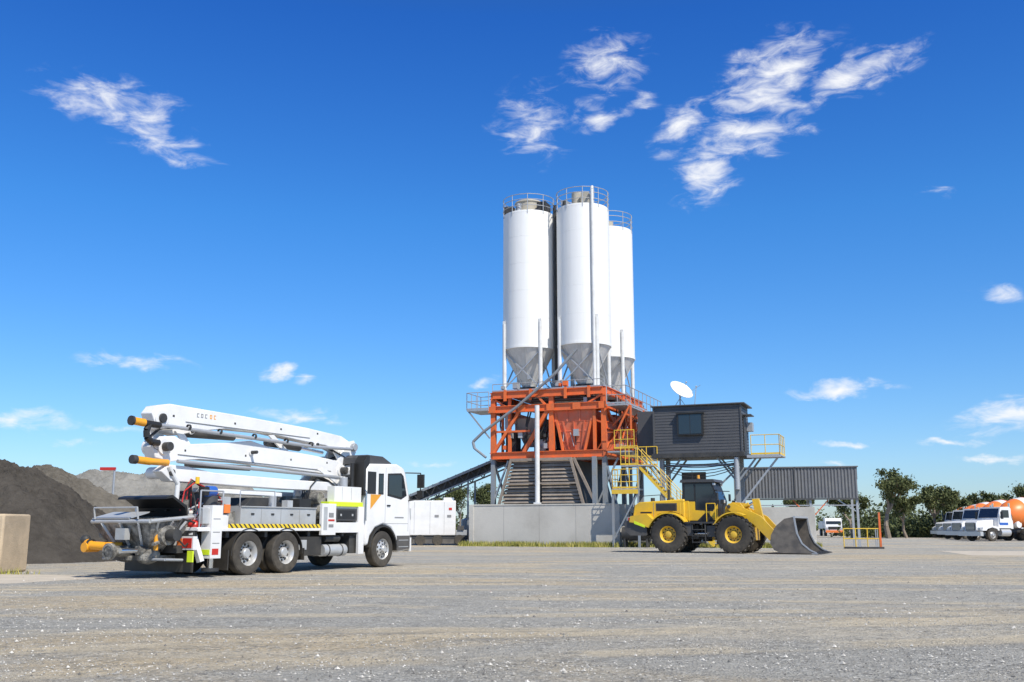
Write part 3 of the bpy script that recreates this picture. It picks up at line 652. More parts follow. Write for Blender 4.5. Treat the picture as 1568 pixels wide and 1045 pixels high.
# ------------------------------------------------------------------ batching plant
OX,OY,RZ=4.6,62.3,-22.0
def W(a,b,z=0):
    c,s=math.cos(R(RZ)),math.sin(R(RZ)); return (OX+a*c-b*s,OY+a*s+b*c,z)
ZT=21.4
def silo(a,b,kind):
    e=empty('cement_silo',W(a,b),RZ)
    r=1.70
    mb=MB();mb.lathe((0,0,0),(0,0,1),[(12.35,r-.02),(12.35,r+.02),(12.5,r+.02),(12.5,r),(ZT,r),(ZT+.03,r-.03),(ZT+.25,0)],siloW,64)
    for z in(14.3,16.1,17.9,19.7,ZT-.1): mb.lathe((0,0,z),(0,0,1),[(-.015,r),(-.012,r+.005),(.012,r+.005),(.015,r)],siloW,64)
    part(e,'shell',mb)
    mb=MB();mb.lathe((0,0,0),(0,0,1),[(12.36,r-.03),(11.9,r-.28),(10.2,.55),(9.95,.42),(9.95,0)],coneG,48)
    for k in range(8):
        t=2*math.pi*k/8+.2;mb.beam(((r-.03)*math.cos(t),(r-.03)*math.sin(t),12.3),(.55*math.cos(t),.55*math.sin(t),10.2),.03,coneG)
    mb.cyl((0,0,9.3),(0,0,9.95),.36,dark,n=20);mb.lathe((0,0,9.9),(0,0,1),[(-.05,.42),(-.05,.55),(.05,.55),(.05,.42)],galv,24)
    mb.cyl((.3,-.5,10.5),(.3,-.9,10.5),.12,galv)
    part(e,'cone',mb)
    mb=MB()
    for k in range(4):
        t=R(45+90*k);x,y=(r+.04)*math.cos(t),(r+.04)*math.sin(t)
        mb.cyl((x,y,9.65),(x,y,14.0),.13,legW,n=14);mb.beam((x*.99,y*.99,12.2),(x*.99,y*.99,14.2),.2,legW)
        t2=R(45+90*(k+1));x2,y2=(r+.04)*math.cos(t2),(r+.04)*math.sin(t2)
        mb.beam((x,y,12.2),(x2,y2,9.75),.07,galv)
        if k%2==0: mb.beam((x,y,9.8),(x2,y2,12.2),.07,galv)
    part(e,'legs',mb)
    mb=MB()
    n=20
    for l in(.35,.75,1.1):
        pts=[((r+.02)*math.cos(2*math.pi*i/n),(r+.02)*math.sin(2*math.pi*i/n),ZT+l) for i in range(n+1)];mb.tube(pts,.025,galv,n=6)
    for i in range(0,n,2): t=2*math.pi*i/n;mb.cyl(((r+.02)*math.cos(t),(r+.02)*math.sin(t),ZT-.2),((r+.02)*math.cos(t),(r+.02)*math.sin(t),ZT+1.1),.025,galv,n=6)
    part(e,'roof_railing',mb)
    mb=MB();z=ZT
    if kind==0:
        mb.lathe((0,0,0),(0,0,1),[(z,.9),(z+.8,.88),(z+.9,.95),(z+1.0,.9),(z+1.15,.3),(z+1.15,0)],beige,28)
        mb.box(.9,1.5,-.9,.1,z+.1,z+.7,dark);mb.cyl((.2,.8,z),(.2,.8,z+1.3),.1,galv)
        mb.box(-1.4,-.8,-1.0,-.5,z+.1,z+.6,dark);mb.cyl((-.2,-1.3,z),(-.2,-1.3,z+.6),.18,galv)
    elif kind==1:
        mb.cyl((-.25,-.2,z+.1),(-.25,-.2,z+1.15),.40,beige,n=20);mb.box(.15,.65,-.8,-.3,z+.1,z+1.0,beige);mb.cyl((.9,-.6,z),(.9,-.6,z+1.2),.10,galv)
        mb.box(-1.2,-.8,-.8,.1,z+.1,z+.6,galv);mb.cyl((-.9,-.9,z),(-.9,-.9,z+.5),.15,dark)
    else:
        mb.cyl((0,0,z+.1),(0,0,z+.8),.4,beige,n=20)
    part(e,'roof_filter',mb)
    return e
silo(-3.75,0,0)
S1=silo(0,0,1)
silo(0.1,5.4,2)
mb=MB()
mb.cyl((1.1,-1.45,8.6),(1.1,-1.45,ZT+.9),.10,legW,n=12);mb.tube([(1.1,-1.45,ZT+.9),(1.05,-1.2,ZT+1.15),(.9,-.7,ZT+1.15)],.09,legW,n=10)
for z in(11,13.5,16,18.5,21): mb.beam((1.1,-1.45,z),(.95,-1.2,z),.06,galv)
part(S1,'fill_pipe',mb)
mb=MB();mb.cyl((-1.88,-.1,9.6),(-1.88,-.1,ZT+.6),.09,dark,n=10);mb.cyl((-1.86,.35,9.6),(-1.86,.35,ZT+.4),.12,dark,n=10)
part(S1,'dust_pipe',mb)

P=empty('batching_tower',W(0,0),RZ)
mb=MB()
X0,X1,XM=-5.5,1.75,-1.6;Y0,Y1=-1.75,6.75
cols=[(X0,Y0),(XM,Y0),(X1,Y0),(X0,Y1),(X1,Y1),(X1,2.4),(X0,2.4),(XM,Y1)]
def Ibeam(p,q,m,w=.24):
    p=Vector(p);q=Vector(q);h=.40
    mb.beam(p,q,.05,m,h=h-.05);mb.beam(p+Vector((0,0,h/2)),q+Vector((0,0,h/2)),w,m,h=.04);mb.beam(p-Vector((0,0,h/2)),q-Vector((0,0,h/2)),w,m,h=.04)
for x,y in cols:
    mb.beam((x,y,5.35),(x,y,9.45),.30,orange)
for z in(9.3,8.4,5.5):
    Ibeam((X0,Y0-.16,z),(X1,Y0-.16,z),orange);Ibeam((X1+.16,Y0,z),(X1+.16,Y1,z),orange)
    Ibeam((X0,Y1,z),(X1,Y1,z),orange);Ibeam((X0-.16,Y0,z),(X0-.16,Y1,z),orange)
Ibeam((X1+.16,Y0,7.2),(X1+.16,Y1,7.2),orange)
for y0,y1 in((Y0,2.4),(2.4,Y1)):
    mb.beam((X1+.1,y0,5.6),(X1+.1,y1,8.4),.18,orange);mb.beam((X1+.1,y1,5.6),(X1+.1,y0,8.4),.18,orange)
    mb.beam((X0-.1,y0,5.6),(X0-.1,y1,8.4),.14,orange)
mb.beam((X0,Y0-.1,5.6),(-3.6,Y0-.1,8.4),.18,orange);mb.beam((XM-.2,Y0-.1,8.3),(-3.4,Y0-.1,5.7),.22,orange)
mb.beam((-2.5,Y0-.15,9.2),(-1.9,Y0-.15,8.5),.14,orange)
mb.beam((-4.4,Y0,5.5),(-4.4,Y0,9.3),.18,orange);mb.beam((1.15,Y0,5.5),(1.15,Y0,8.4),.18,orange)
mb.beam((XM+.2,Y0+.05,8.2),(-.9,Y0+.05,5.7),.14,orange);mb.beam((1.1,Y0+.05,8.2),(.5,Y0+.05,5.7),.14,orange)
for x in(-4.6,-2.9,-.6,.9): mb.box(x-.09,x+.09,Y0-.35,Y0-.28,8.9,9.6,orange)
for x in (-5.5,-3.5,-1.6,.1,1.75): mb.box(x-.25,x+.25,Y0-.30,Y0-.27,8.2,8.62,orange)
mb.beam((X0,Y0-.1,7.0),(-3.0,Y0-.1,7.0),.12,orange);mb.beam((X0,Y0+1.5,5.7),(X0,Y0+1.5,9.2),.14,orange);mb.beam((-3.2,Y0+1.5,5.7),(-2.2,Y0+1.5,9.2),.12,orange)
mb.beam((X0,Y0-.1,9.1),(-4.5,Y0-.1,8.5),.1,orange);mb.beam((X1,Y0-.1,9.1),(.6,Y0-.1,8.5),.1,orange)
mb.box(X1-.1,X1+.02,-1.2,1.9,5.8,7.9,redo);mb.box(X1-.1,X1+.02,3.0,6.3,5.8,7.0,redo)
part(P,'orange_frame',mb)
mb=MB()
mb.box(X0-.1,X1+.1,Y0-.1,Y1+.1,9.56,9.64,galv);mb.box(X0,X1,Y0+.2,Y1,5.68,5.74,galv)
part(P,'decks',mb)
mb=MB()
def frustum(mb,cx,cy,w0,d0,z0,w1,d1,z1,m):
    vs=[(cx-w0,cy-d0,z0),(cx+w0,cy-d0,z0),(cx+w0,cy+d0,z0),(cx-w0,cy+d0,z0),(cx-w1,cy-d1,z1),(cx+w1,cy-d1,z1),(cx+w1,cy+d1,z1),(cx-w1,cy+d1,z1)]
    mb.add(vs,[(0,3,2,1),(4,5,6,7),(0,1,5,4),(1,2,6,5),(2,3,7,6),(3,0,4,7)],m)
frustum(mb,-.2,-.55,.65,.85,5.72,1.25,1.15,7.5,redo);mb.box(-1.42,1.02,-1.72,1.0,7.5,8.2,redo)
for z,t in((6.25,.30),(6.9,.66)): mb.box(-.2-.65-.6*t-.02,-.2+.65+.6*t+.02,-1.42-.3*t,-1.3,z,z+.09,redo)
for x in(-.9,-.2,.5): mb.beam((-.2+(x+.2)*.55,-1.43,5.8),(x,-1.74,7.5),.08,redo)
for x in(-1.38,-.6,.2,.95): mb.box(x-.04,x+.04,-1.78,-1.70,7.5,8.2,redo)
frustum(mb,-3.6,.3,.4,.5,6.2,1.0,1.2,7.9,galv)
part(P,'weigh_hopper',mb)
mb=MB()
mb.box(-4.9,-4.2,-1.2,-.4,5.75,7.1,dark);mb.cyl((-3.6,-1.2,6.5),(-2.2,-1.2,6.9),.28,dark,n=18);mb.box(-2.9,-2.2,-1.3,-.6,5.8,6.5,galv)
mb.box(-2.0,1.2,2.6,5.0,5.8,8.3,redo);mb.box(-4.2,-2.2,2.0,5.5,5.8,7.8,dark)
mb.cyl((-4.6,-1.5,7.2),(-4.6,-1.5,8.3),.22,galv);mb.cyl((-3.0,-1.6,8.9),(1.2,-1.6,8.9),.12,dark)
rp_=random.Random(11)
for k in range(18):
    x=rp_.uniform(X0+.2,X1-.2);z=rp_.uniform(5.8,6.8);mb.tube([(x,Y0+.25,8.3),(x+rp_.uniform(-.3,.3),Y0+.2,7.4),(x+rp_.uniform(-.4,.4),Y0+.15,z)],rp_.choice((.025,.035,.05)),rp_.choice((black,galv,dark)),n=6)
for k in range(16):
    x=rp_.choice([rp_.uniform(X0,-1.8),rp_.uniform(X0,X1)]);z=rp_.choice((5.9,6.6,8.65,9.7));s=rp_.uniform(.12,.32);mb.box(x,x+s,Y0-.05,Y0+.3,z,z+s*1.3,rp_.choice((galv,dark,silver,orange)))
for k in range(14):
    y=rp_.uniform(Y0,Y1);z=rp_.choice((5.8,7.4,8.6));s=rp_.uniform(.15,.4);mb.box(X1+.2,X1+.55,y,y+s,z,z+s*1.4,rp_.choice((galv,dark,orange)))
    mb.tube([(X1+.3,y,5.7),(X1+.35,y+rp_.uniform(-.5,.5),7.2),(X1+.3,y+rp_.uniform(-.6,.6),9.3)],.035,rp_.choice((galv,dark)),n=6)
mb.box(-3.75-.6,-3.75+.6,-.6,.6,9.66,9.95,dark);mb.box(-.6,.6,-.6,.6,9.66,9.95,dark);mb.box(-.6,.6,4.8,6.0,9.66,9.95,dark)
mb.cyl((-3.75,-.3,9.9),(-.2,-.3,9.1),.2,galv,n=14)
for x in(-4.9,-2.2,1.2): mb.box(x,x+.5,-1.5,-1.1,8.62,9.0,dark)
part(P,'machinery',mb)
mb=MB()
for x,y in cols:
    mb.beam((x,y,0),(x,y,5.33),.26,steelB);mb.box(x-.3,x+.3,y-.3,y+.3,0,.08,steelB)
mb.beam((1.2,Y0-.3,0),(1.2,Y0-.3,5.3),.26,steelB);mb.beam((1.25,Y0-.1,2.4),(2.6,Y0-.1,5.2),.10,steelB);mb.beam((2.5,Y0,2.3),(1.8,Y0,5.2),.1,steelB)
mb.beam((2.7,.5,0),(2.7,.5,5.3),.2,steelB)
for y0,y1 in((Y0,2.4),(2.4,Y1)): mb.beam((X1,y0,.3),(X1,y1,5.1),.12,steelB);mb.beam((X1,y1,.3),(X1,y0,5.1),.12,steelB)
mb.beam((X0,Y0,5.2),(X0-.0,2.4,.4),.12,steelB);mb.beam((X0,Y0,2.6),(-4.5,Y0,5.2),.1,galv)
mb.cyl((-2.35,-2.35,2.4),(-2.35,-2.35,8.5),.15,legW,n=14);mb.box(-2.55,-2.15,-2.5,-2.2,2.4,2.6,legW)
part(P,'lower_columns',mb)
mb=MB()
def louvre(a0t,a1t,a0b,a1b,b0,z0,z1,n,m=louv):
    for k in range(n):
        za=z0+(z1-z0)*k/n;zb=z0+(z1-z0)*(k+1)/n-.04
        t=k/n;t2=(k+1)/n
        l0=a0b+(a0t-a0b)*t;r0=a1b+(a1t-a1b)*t;l1=a0b+(a0t-a0b)*t2;r1=a1b+(a1t-a1b)*t2
        mb.add([(l0,b0-.10,za),(r0,b0-.10,za),(r1,b0,zb),(l1,b0,zb),(l0,b0+.2,za),(r0,b0+.2,za),(r1,b0+.2,zb),(l1,b0+.2,zb)],
          [(0,1,2,3),(0,4,5,1),(3,2,6,7),(1,5,6,2),(0,3,7,4)],m)
louvre(-4.1,-2.6,-4.9,-2.55,-2.0,2.35,5.2,13)
louvre(-2.2,-.35,-2.15,.45,-2.0,2.35,5.2,13)
mb.prism([(-4.85,2.3),(.5,2.3),(-.3,5.2),(-4.05,5.2)],-1.78,4.5,dark)
for p,q in(((-4.1,-2.24,5.25),(-4.98,-2.24,2.3)),((-.26,-2.24,5.25),(.58,-2.24,2.3)),((-.1,-2.1,5.25),(1.35,-2.1,2.3))): mb.beam(p,q,.15,louv)
mb.beam((-4.55,-2.26,3.75),(.1,-2.26,3.75),.10,louv);mb.beam((-4.2,-2.2,5.2),(-.2,-2.2,5.2),.16,louv)
part(P,'aggregate_bins',mb)
mb=MB()
mb.box(X0-1.6,X0-.2,Y0-.6,Y0+1.6,8.32,8.40,galv)
mb.rail([(X0-.1,Y0-.6,8.4),(X0-1.6,Y0-.6,8.4),(X0-1.6,Y0+1.6,8.4),(X0-.1,Y0+1.6,8.4)],1.1,galv,sp=.75)
mb.beam((X0-1.5,Y0-.5,8.3),(X0-.1,Y0-.4,6.6),.09,steelB);mb.tube([(X0-1.1,Y0-.5,6.0),(X0-1.2,Y0-.5,6.4),(X0-.5,Y0-.5,7.0),(X0+1.8,Y0-.5,8.5),(-1.2,Y0-.55,10.4),(.2,Y0-.4,11.9)],.09,steelB,n=10)
mb.tube([(X0-1.1,Y0-.5,6.0),(X0-.3,Y0-.5,5.4)],.08,steelB)
mb.box(X1+.35,X1+1.5,Y0-.4,Y1,8.3,8.38,galv)
mb.rail([(X1+.3,Y0-.4,8.4),(X1+1.5,Y0-.4,8.4),(X1+1.5,Y1,8.4)],1.1,galv,sp=1.0)
mb.rail([(X0,Y0-.2,9.66),(X1+.1,Y0-.2,9.66)],.35,galv,levels=(1,),sp=2,toe=False)
mb.rail([(X1+.25,Y0-.4,5.6),(X1+1.8,Y0-.4,5.6),(X1+1.8,Y1-3,5.6)],1.1,orange,sp=.9);mb.box(X1+.3,X1+1.8,Y0-.4,Y1,5.5,5.58,galv)
for y in(-1,1.5,4): mb.beam((X1+.3,y,7.2),(X1+1.4,y,8.3),.1,orange);mb.beam((X1+.2,y+.3,9.4),(X1+1.4,y+.3,8.4),.08,orange)
for (x,z0,z1) in((-.5,7,8.4),(.2,6.5,8.0)): mb.beam((X1+.6,x,z0),(X1+.6,x+1.2,z1),.09,orange)
for y in(Y0-.3,1.0,3.5): mb.beam((X1+1.75,y,5.5),(X1+1.75,y,8.3),.10,orange)
mb.beam((X1+.3,Y0-.3,5.6),(X1+1.7,Y0-.3,8.3),.10,orange)
part(P,'walkways',mb)

# walls
e=empty('concrete_wall',W(0,0),RZ)
mb=MB();mb.box(-6.64,2.6,-2.75,-2.5,0,2.42,conc)
for x in(-4.4,-2.1,.2): mb.box(x,x+.02,-2.756,-2.75,0,2.42,seamc)
mb.box(-6.68,-6.4,-2.8,-2.45,0,2.46,conc);mb.box(-6.64,-6.4,-2.44,3,0,2.4,conc);mb.box(2.62,2.9,-2.82,-.5,0,2.46,conc)
mb.box(-6.6,2.6,-2.78,-2.47,2.42,2.5,conc)
part(e,'wall_panels',mb,bevel=.015)
e=empty('concrete_wall',W(0,0),RZ)
mb=MB();mb.box(2.95,13.6,-.7,-.45,0,2.25,conc)
for x in(5.4,8,10.6): mb.box(x,x+.02,-.706,-.7,0,2.25,seamc)
mb.box(10.7,13.6,-1.6,-.72,0,.45,conc)
part(e,'wall_panels',mb,bevel=.015)
# control room
e=empty('control_room',W(0,0),RZ)
mb=MB()
CA,CB,C0,C1,CZ0,CZ1=5.05,10.05,-2.7,-.1,5.3,8.0
mb.box(CA+.03,CB-.03,C0+.03,C1,CZ0,CZ1-.02,clad)
nb=16
for k in range(nb):
    z0=CZ0+(CZ1-CZ0)*k/nb;z1=z0+(CZ1-CZ0)/nb-.012
    mb.add([(CA,C0-.012,z0),(CB,C0-.012,z0),(CB,C0+.006,z1),(CA,C0+.006,z1),(CA,C0+.03,z0),(CB,C0+.03,z0)],[(0,1,2,3),(0,4,5,1)],clad)
    mb.add([(CB+.01,C0,z0),(CB+.01,C1,z0),(CB-.006,C1,z1),(CB-.006,C0,z1),(CB-.03,C0,z0),(CB-.03,C1,z0)],[(0,1,2,3),(0,4,5,1)],clad)
mb.box(CA-.06,CA+.04,C0-.05,C0+.05,CZ0,CZ1,clad);mb.box(CB-.04,CB+.05,C0-.05,C0+.05,CZ0,CZ1,clad)
mb.box(CA-1.25,CA-.07,C0+1.0,C1+.4,CZ0,CZ1-.1,clad)
part(e,'walls',mb)
mb=MB();mb.box(CA-.15,CB+.25,C0-.15,C1+.15,CZ1,CZ1+.07,clad);mb.box(CA-.15,CB+.15,C0-.12,C1+.1,CZ0-.26,CZ0-.01,dark);part(e,'roof_and_floor',mb,bevel=.01)
mb=MB()
mb.box(6.45,7.95,C0-.22,C0-.03,6.3,7.55,black);mb.box(6.55,7.85,C0-.235,C0-.22,6.38,7.47,glass);mb.box(6.4,8.0,C0-.30,C0-.03,7.55,7.60,dark)
mb.box(7.19,7.22,C0-.24,C0-.235,6.38,7.47,black)
mb.box(CB+.03,CB+.06,-2.1,-1.2,5.35,7.35,dark);mb.box(CB+.02,CB+.5,-2.2,-1.0,7.4,7.45,clad);mb.box(CB+.03,CB+.35,-.9,-.3,6.6,7.1,galv)
part(e,'window_and_door',mb)
mb=MB()
mb.box(CB+.26,12.15,C0,-.5,5.02,5.1,galv);mb.rail([(CB+.5,C0,5.1),(12.1,C0,5.1),(12.1,-.5,5.1)],1.1,yrail,sp=.8)
mb.beam((CB+.26,C0,5.0),(12.15,C0,5.0),.12,galv)
for a in(5.4,9.7):
    for b in(-2.4,-.9):
        mb.beam((a,b,0),(a,b,5.04),.24,steelB);mb.beam((a,b,3.6),(a-1.1,b,5.0),.1,steelB);mb.beam((a,b,3.6),(a+1.1,b,5.0),.1,steelB)
mb.beam((5.4,-2.4,4.6),(9.7,-2.4,4.6),.14,steelB);mb.beam((9.7,-2.4,2.2),(12.0,-2.4,5.0),.1,galv)
mb.cyl((9.7,-2.62,3.2),(9.7,-2.62,5.0),.14,galv);mb.beam((5.4,-2.3,.5),(9.7,-2.3,4.4),.09,steelB)
mb.box(6.2,7.6,-.95,-.75,2.4,4.3,greyhood)
for k in range(5): mb.hose((5.5,-2.5,4.8-.1*k),(9.6,-2.5,4.8-.1*k),.15+.08*k,.025,black)
part(e,'support_frame',mb)
e=empty('air_compressor',W(3.9,-3.2),RZ)
mb=MB();mb.cyl((-.7,0,.75),(.9,0,.75),.38,dark,n=20);mb.box(-.4,.5,-.3,.3,1.15,1.7,steelB);mb.cyl((.0,0,1.7),(.0,0,1.95),.18,dark);mb.box(-.6,-.5,-.3,.3,0,.5,dark);mb.box(.7,.8,-.3,.3,0,.5,dark);part(e,'tank_and_motor',mb,bevel=.01)
# staircase
e=empty('steel_staircase',W(.9,0),RZ)
mb=MB()
def flight(mb,p,q,w,n,m):
    p=Vector(p);q=Vector(q)
    for s_ in(0,w):
        o=Vector((0,s_,0));mb.beam(p+o,q+o,.05,m,h=.15)
        up=Vector((0,0,1.0));mb.cyl(p+o+up,q+o+up,.022,m,n=6);mb.cyl(p+o+up*.55,q+o+up*.55,.018,m,n=6)
        for i in range(5): x=p.lerp(q,i/4)+o;mb.cyl(x,x+up,.022,m,n=6)
    for i in range(n): x=p.lerp(q,(i+.5)/n);mb.box(x.x-.13,x.x+.13,x.y,x.y+w,x.z,x.z+.04,galv)
flight(mb,(3.4,-3.7,4.6),(5.6,-3.7,2.2),.9,11,yrail)
flight(mb,(5.6,-3.7,2.2),(7.6,-3.7,0.1),.9,9,yrail)
mb.box(1.9,3.4,-3.8,-2.7,3.22,3.3,galv) ; mb.rail([(1.9,-3.8,3.3),(3.4,-3.8,3.3)],1.1,yrail,sp=.5,levels=(.35,.7,1));mb.rail([(1.9,-2.7,3.3),(1.9,-3.8,3.3)],1.1,yrail,sp=.6)
mb.box(2.4,4.3,-3.75,-2.75,4.55,4.62,galv);mb.rail([(2.4,-3.75,4.62),(3.4,-3.75,4.62)],1.1,yrail,sp=.5)
mb.rail([(2.4,-2.75,4.62),(4.3,-2.75,4.62)],1.1,yrail,sp=.6)
mb.beam((1.9,-3.75,0),(1.9,-3.75,3.3),.12,steelB);mb.beam((3.4,-3.75,0),(3.4,-3.75,4.6),.12,steelB);mb.beam((1.9,-3.75,.4),(3.4,-3.75,3.1),.08,steelB)
mb.box(1.85,3.4,-3.84,-3.80,3.0,3.24,yrail)
mb.rail([(1.6,-2.2,5.7),(2.8,-2.2,5.7)],1.1,yrail,sp=.4)
part(e,'stairs',mb)
# dish
e=empty('satellite_dish',W(6.3,-1.2,8.07),RZ)
mb=MB();pr=[]
for i in range(9): t=i/8;pr.append((.22*t*t,.75*t))
for i in range(8,-1,-1): t=i/8;pr.append((.22*t*t+.02,.75*t))
mb.lathe((0,0,.95),(.62,-.45,.70),pr,white,32)
c=Vector((0,0,.95));d=Vector((.62,-.45,.70)).normalized();mb.cyl(c+Vector((0,-.1,-.5)),c+d*.8,.015,galv,n=6);mb.ball(c+d*.8,.05,galv)
mb.cyl((0,0,0),(0,0,.85),.04,galv);mb.beam((-.4,0,0),(0,0,.6),.03,galv);mb.beam((.4,0,0),(0,0,.6),.03,galv)
part(e,'dish',mb)
e=empty('antenna_mast',W(7.1,-1.0,8.07),RZ)
mb=MB();mb.cyl((0,0,0),(.15,0,1.25),.02,galv);mb.cyl((-.1,0,1.05),(.4,0,1.35),.012,galv);mb.beam((0,0,0),(-.5,0,.0),.04,galv);mb.ball((.15,0,1.28),.05,galv);part(e,'mast',mb)
# shed on right
e=empty('corrugated_shed',(13.4,60.6,0),-13)
mb=MB();LN=7.05;k=int(LN/.045);vs=[];fs=[]
for i in range(k+1):
    x=LN*i/k;y=.025*math.sin(x*2*math.pi/.19);vs+=[(x,y,2.82),(x,y,4.6)]
for i in range(k): fs.append((2*i,2*i+2,2*i+3,2*i+1))
mb.add(vs,fs,cladr);part(e,'corrugated_wall',mb,smooth=False)
mb=MB();mb.box(-.1,LN+.1,-.08,3.2,4.62,4.68,cladr);mb.box(-.05,LN+.05,-.07,.07,2.72,2.81,clad);mb.box(LN/2-.04,LN/2+.04,-.06,-.05,2.82,4.62,clad);mb.box(LN,LN+.04,.05,3.0,3.9,4.61,cladr)
part(e,'roof',mb)
mb=MB()
for x in(.05,LN*.62,LN-.05):
    for y in(.12,3.0): mb.beam((x,y,0),(x,y,4.6),.13,galv)
mb.beam((LN-.05,.12,2.0),(LN-1.2,.12,2.75),.06,galv);mb.beam((0,.12,2.4),(LN,.12,2.4),.06,galv)
mb.beam((LN*.62,.1,1.6),(LN*.62-1,.1,2.7),.06,orange);mb.beam((LN*.62,.1,1.6),(LN*.62+1,.1,2.7),.06,orange)
part(e,'posts',mb)
e=empty('safety_barrier',(18.6,54.0,0),-15)
mb=MB();mb.rail([(-.9,0,0),(.9,0,0)],1.05,yrail,r=.03,sp=.6,toe=False);mb.beam((.95,0,0),(.95,0,1.9),.10,orange);mb.box(-.9,1.1,-.2,.2,0,.1,dark);mb.rail([(.9,0,0),(.9,2.2,0)],1.05,galv,sp=1,toe=False);part(e,'rails',mb)
# conveyor
e=empty('conveyor_belt')
mb=MB();p=Vector((-12.5,70.2,.9));q=Vector((-.2,65.2,5.7))
mb.beam(p,q,1.1,belt,h=.14)
dn=Vector((0,0,-.62));side=(q-p).cross(Vector((0,0,1))).normalized()*.55
for s_ in(-1,1):
    mb.beam(p+side*s_+dn,q+side*s_+dn,.09,steelB);mb.beam(p+side*s_,q+side*s_,.12,steelB,h=.16)
    n=16
    for i in range(n):
        a=p.lerp(q,i/n)+side*s_;b=p.lerp(q,(i+.5)/n)+side*s_;c=p.lerp(q,(i+1)/n)+side*s_
        mb.beam(a,b+dn,.06,dark);mb.beam(b+dn,c,.06,dark)
mb.beam(p+dn*.5+side*.3,q+dn*.5+side*.3,.03,dark,h=.5)
for t in(.12,.45,.8):
    a=p.lerp(q,t)+dn
    for s_ in(-1,1): mb.beam(a+side*s_,Vector((a.x+side.x*s_,a.y+side.y*s_,0)),.12,steelB)
for i in range(24):
    a=p.lerp(q,(i+.5)/24)+Vector((0,0,.08));mb.beam(a-side*.95,a+side*.95,.05,dark,h=.1)
mb.cyl(p-side,p+side,.2,dark);mb.cyl(q-side,q+side,.22,dark)
part(e,'truss_and_belt',mb)
# generator
e=empty('generator_container',(-7.1,64,0),8)
mb=MB();mb.box(0,3.55,0,2.2,.62,2.80,white);part(e,'enclosure',mb,bevel=.04)
mb=MB()
for x in(.9,1.9,2.8): mb.box(x,x+.015,-.006,0,.72,2.7,seam)
for x in(2.2,3.0): mb.box(x,x+.26,-.02,0,1.75,1.9,seam)
mb.box(2.8,3.45,.3,1.2,2.80,3.0,white);mb.box(.25,.7,-.012,0,1.6,2.3,silver)
mb.cyl((.6,1.0,2.80),(.6,1.0,3.1),.08,dark);mb.box(3.1,3.3,-.02,0,2.2,2.35,red)
part(e,'panels',mb)
mb=MB();mb.box(-.2,4.4,.1,2.1,.38,.60,dark);mb.box(0,4.2,.05,2.15,.1,.37,greyhood)
for x in(.5,1.3,2.4,3.8): mb.cyl((x,.0,.33),(x,.3,.33),.33,rubber,n=20)
mb.box(3.6,4.3,.3,2.0,.62,.95,galv);mb.box(3.7,4.1,.2,.6,.95,1.2,greyhood)
part(e,'skid',mb,bevel=.01)
e=empty('water_tank',(-2.9,68.5,0))
mb=MB();mb.cyl((0,0,0),(0,0,1.6),.55,galv,n=24);mb.lathe((0,0,1.6),(0,0,1),[(0,.55),(.12,.3),(.14,0)],galv,24);mb.box(.6,1.2,-.4,.4,0,1.1,dark);part(e,'tank',mb)

# ------------------------------------------------------------------ mixer trucks
M0=empty('concrete_mixer_truck',(38.9,84,0),200)
mb=MB()
for sd in(-1,1): wheel(mb,0,sd*1.05,.52,.52,.3,sd,.29,alloy,convex=True,n=24)
for x in(-3.8,-5.2):
    for sd in(-1,1): wheel(mb,x,sd*1.0,.52,.52,.5,sd,.29,alloy,n=24)
part(M0,'wheels',mb)
mb=MB()
mb.box(-6.4,.9,-.45,.45,.7,1.0,dark)
mb.prism([(-.75,1.05),(-.75,1.75),(.95,1.62),(1.1,1.45),(1.12,.8),(.6,.8),(.45,1.1),(-.45,1.1)],-.62,.62,white)
for sd in(-1,1):
    mb.prism([(-.75,.85),(-.7,1.15),(.3,1.32),(.95,1.12),(1.1,.85),(.65,.85),(.5,1.0),(0,1.12),(-.5,1.0),(-.6,.85)],sd*.62,sd*1.2,white)
    mb.cyl((-2.0,sd*.9,.7),(-1.0,sd*.9,.7),.3,alloy,n=18);mb.cyl((-2.3,sd*.85,1.2),(-2.3,sd*.85,3.1),.08,chrome)
    mb.box(1.06,1.14,sd*.75,sd*1.05,.92,1.08,alloy);mb.box(-1.0,-.9,sd*1.25,sd*1.45,1.8,2.4,black)
mb.box(1.12,1.16,-.5,.5,.85,1.5,black)
for k in range(6): mb.box(1.16,1.17,-.45,.45,.9+k*.1,.93+k*.1,chrome)
mb.box(1.0,1.3,-1.2,1.2,.42,.78,alloy)
mb.prism([(-2.2,1.05),(-2.2,2.65),(-2.0,2.8),(-1.1,2.78),(-.78,1.85),(-.75,1.05)],-1.1,1.1,white)
part(M0,'cab',mb,bevel=.03)
mb=MB()
for sd in(-1,1): mb.prism([(-1.95,1.9),(-1.95,2.52),(-1.2,2.52),(-.98,1.9)],sd*1.1,sd*1.106,glass)
mb.add([(-1.07,-.98,2.69),(-1.07,.98,2.69),(-.77,1.0,1.9),(-.77,-1.0,1.9)],[(0,1,2,3)],glass)
mb.box(-1.8,-.9,-1.106,-1.1,1.3,1.5,blue);mb.box(-1.8,-.9,1.1,1.106,1.3,1.5,blue)
part(M0,'glass',mb)
mb=MB()
mb.lathe((-2.35,0,1.95),(-1,0,.2),[(0,.0),(0,.5),(.9,1.10),(2.0,1.25),(2.6,1.20),(4.2,.55),(4.25,.0)],white,28)
mb.lathe((-2.35,0,1.95),(-1,0,.2),[(.3,.76),(.35,.82),(.9,1.115),(1.7,1.24),(1.75,1.23)],orangeP,28)
mb.lathe((-2.35,0,1.95),(-1,0,.2),[(2.5,1.21),(2.55,1.22),(3.4,.91),(3.4,.86)],orangeP,28)
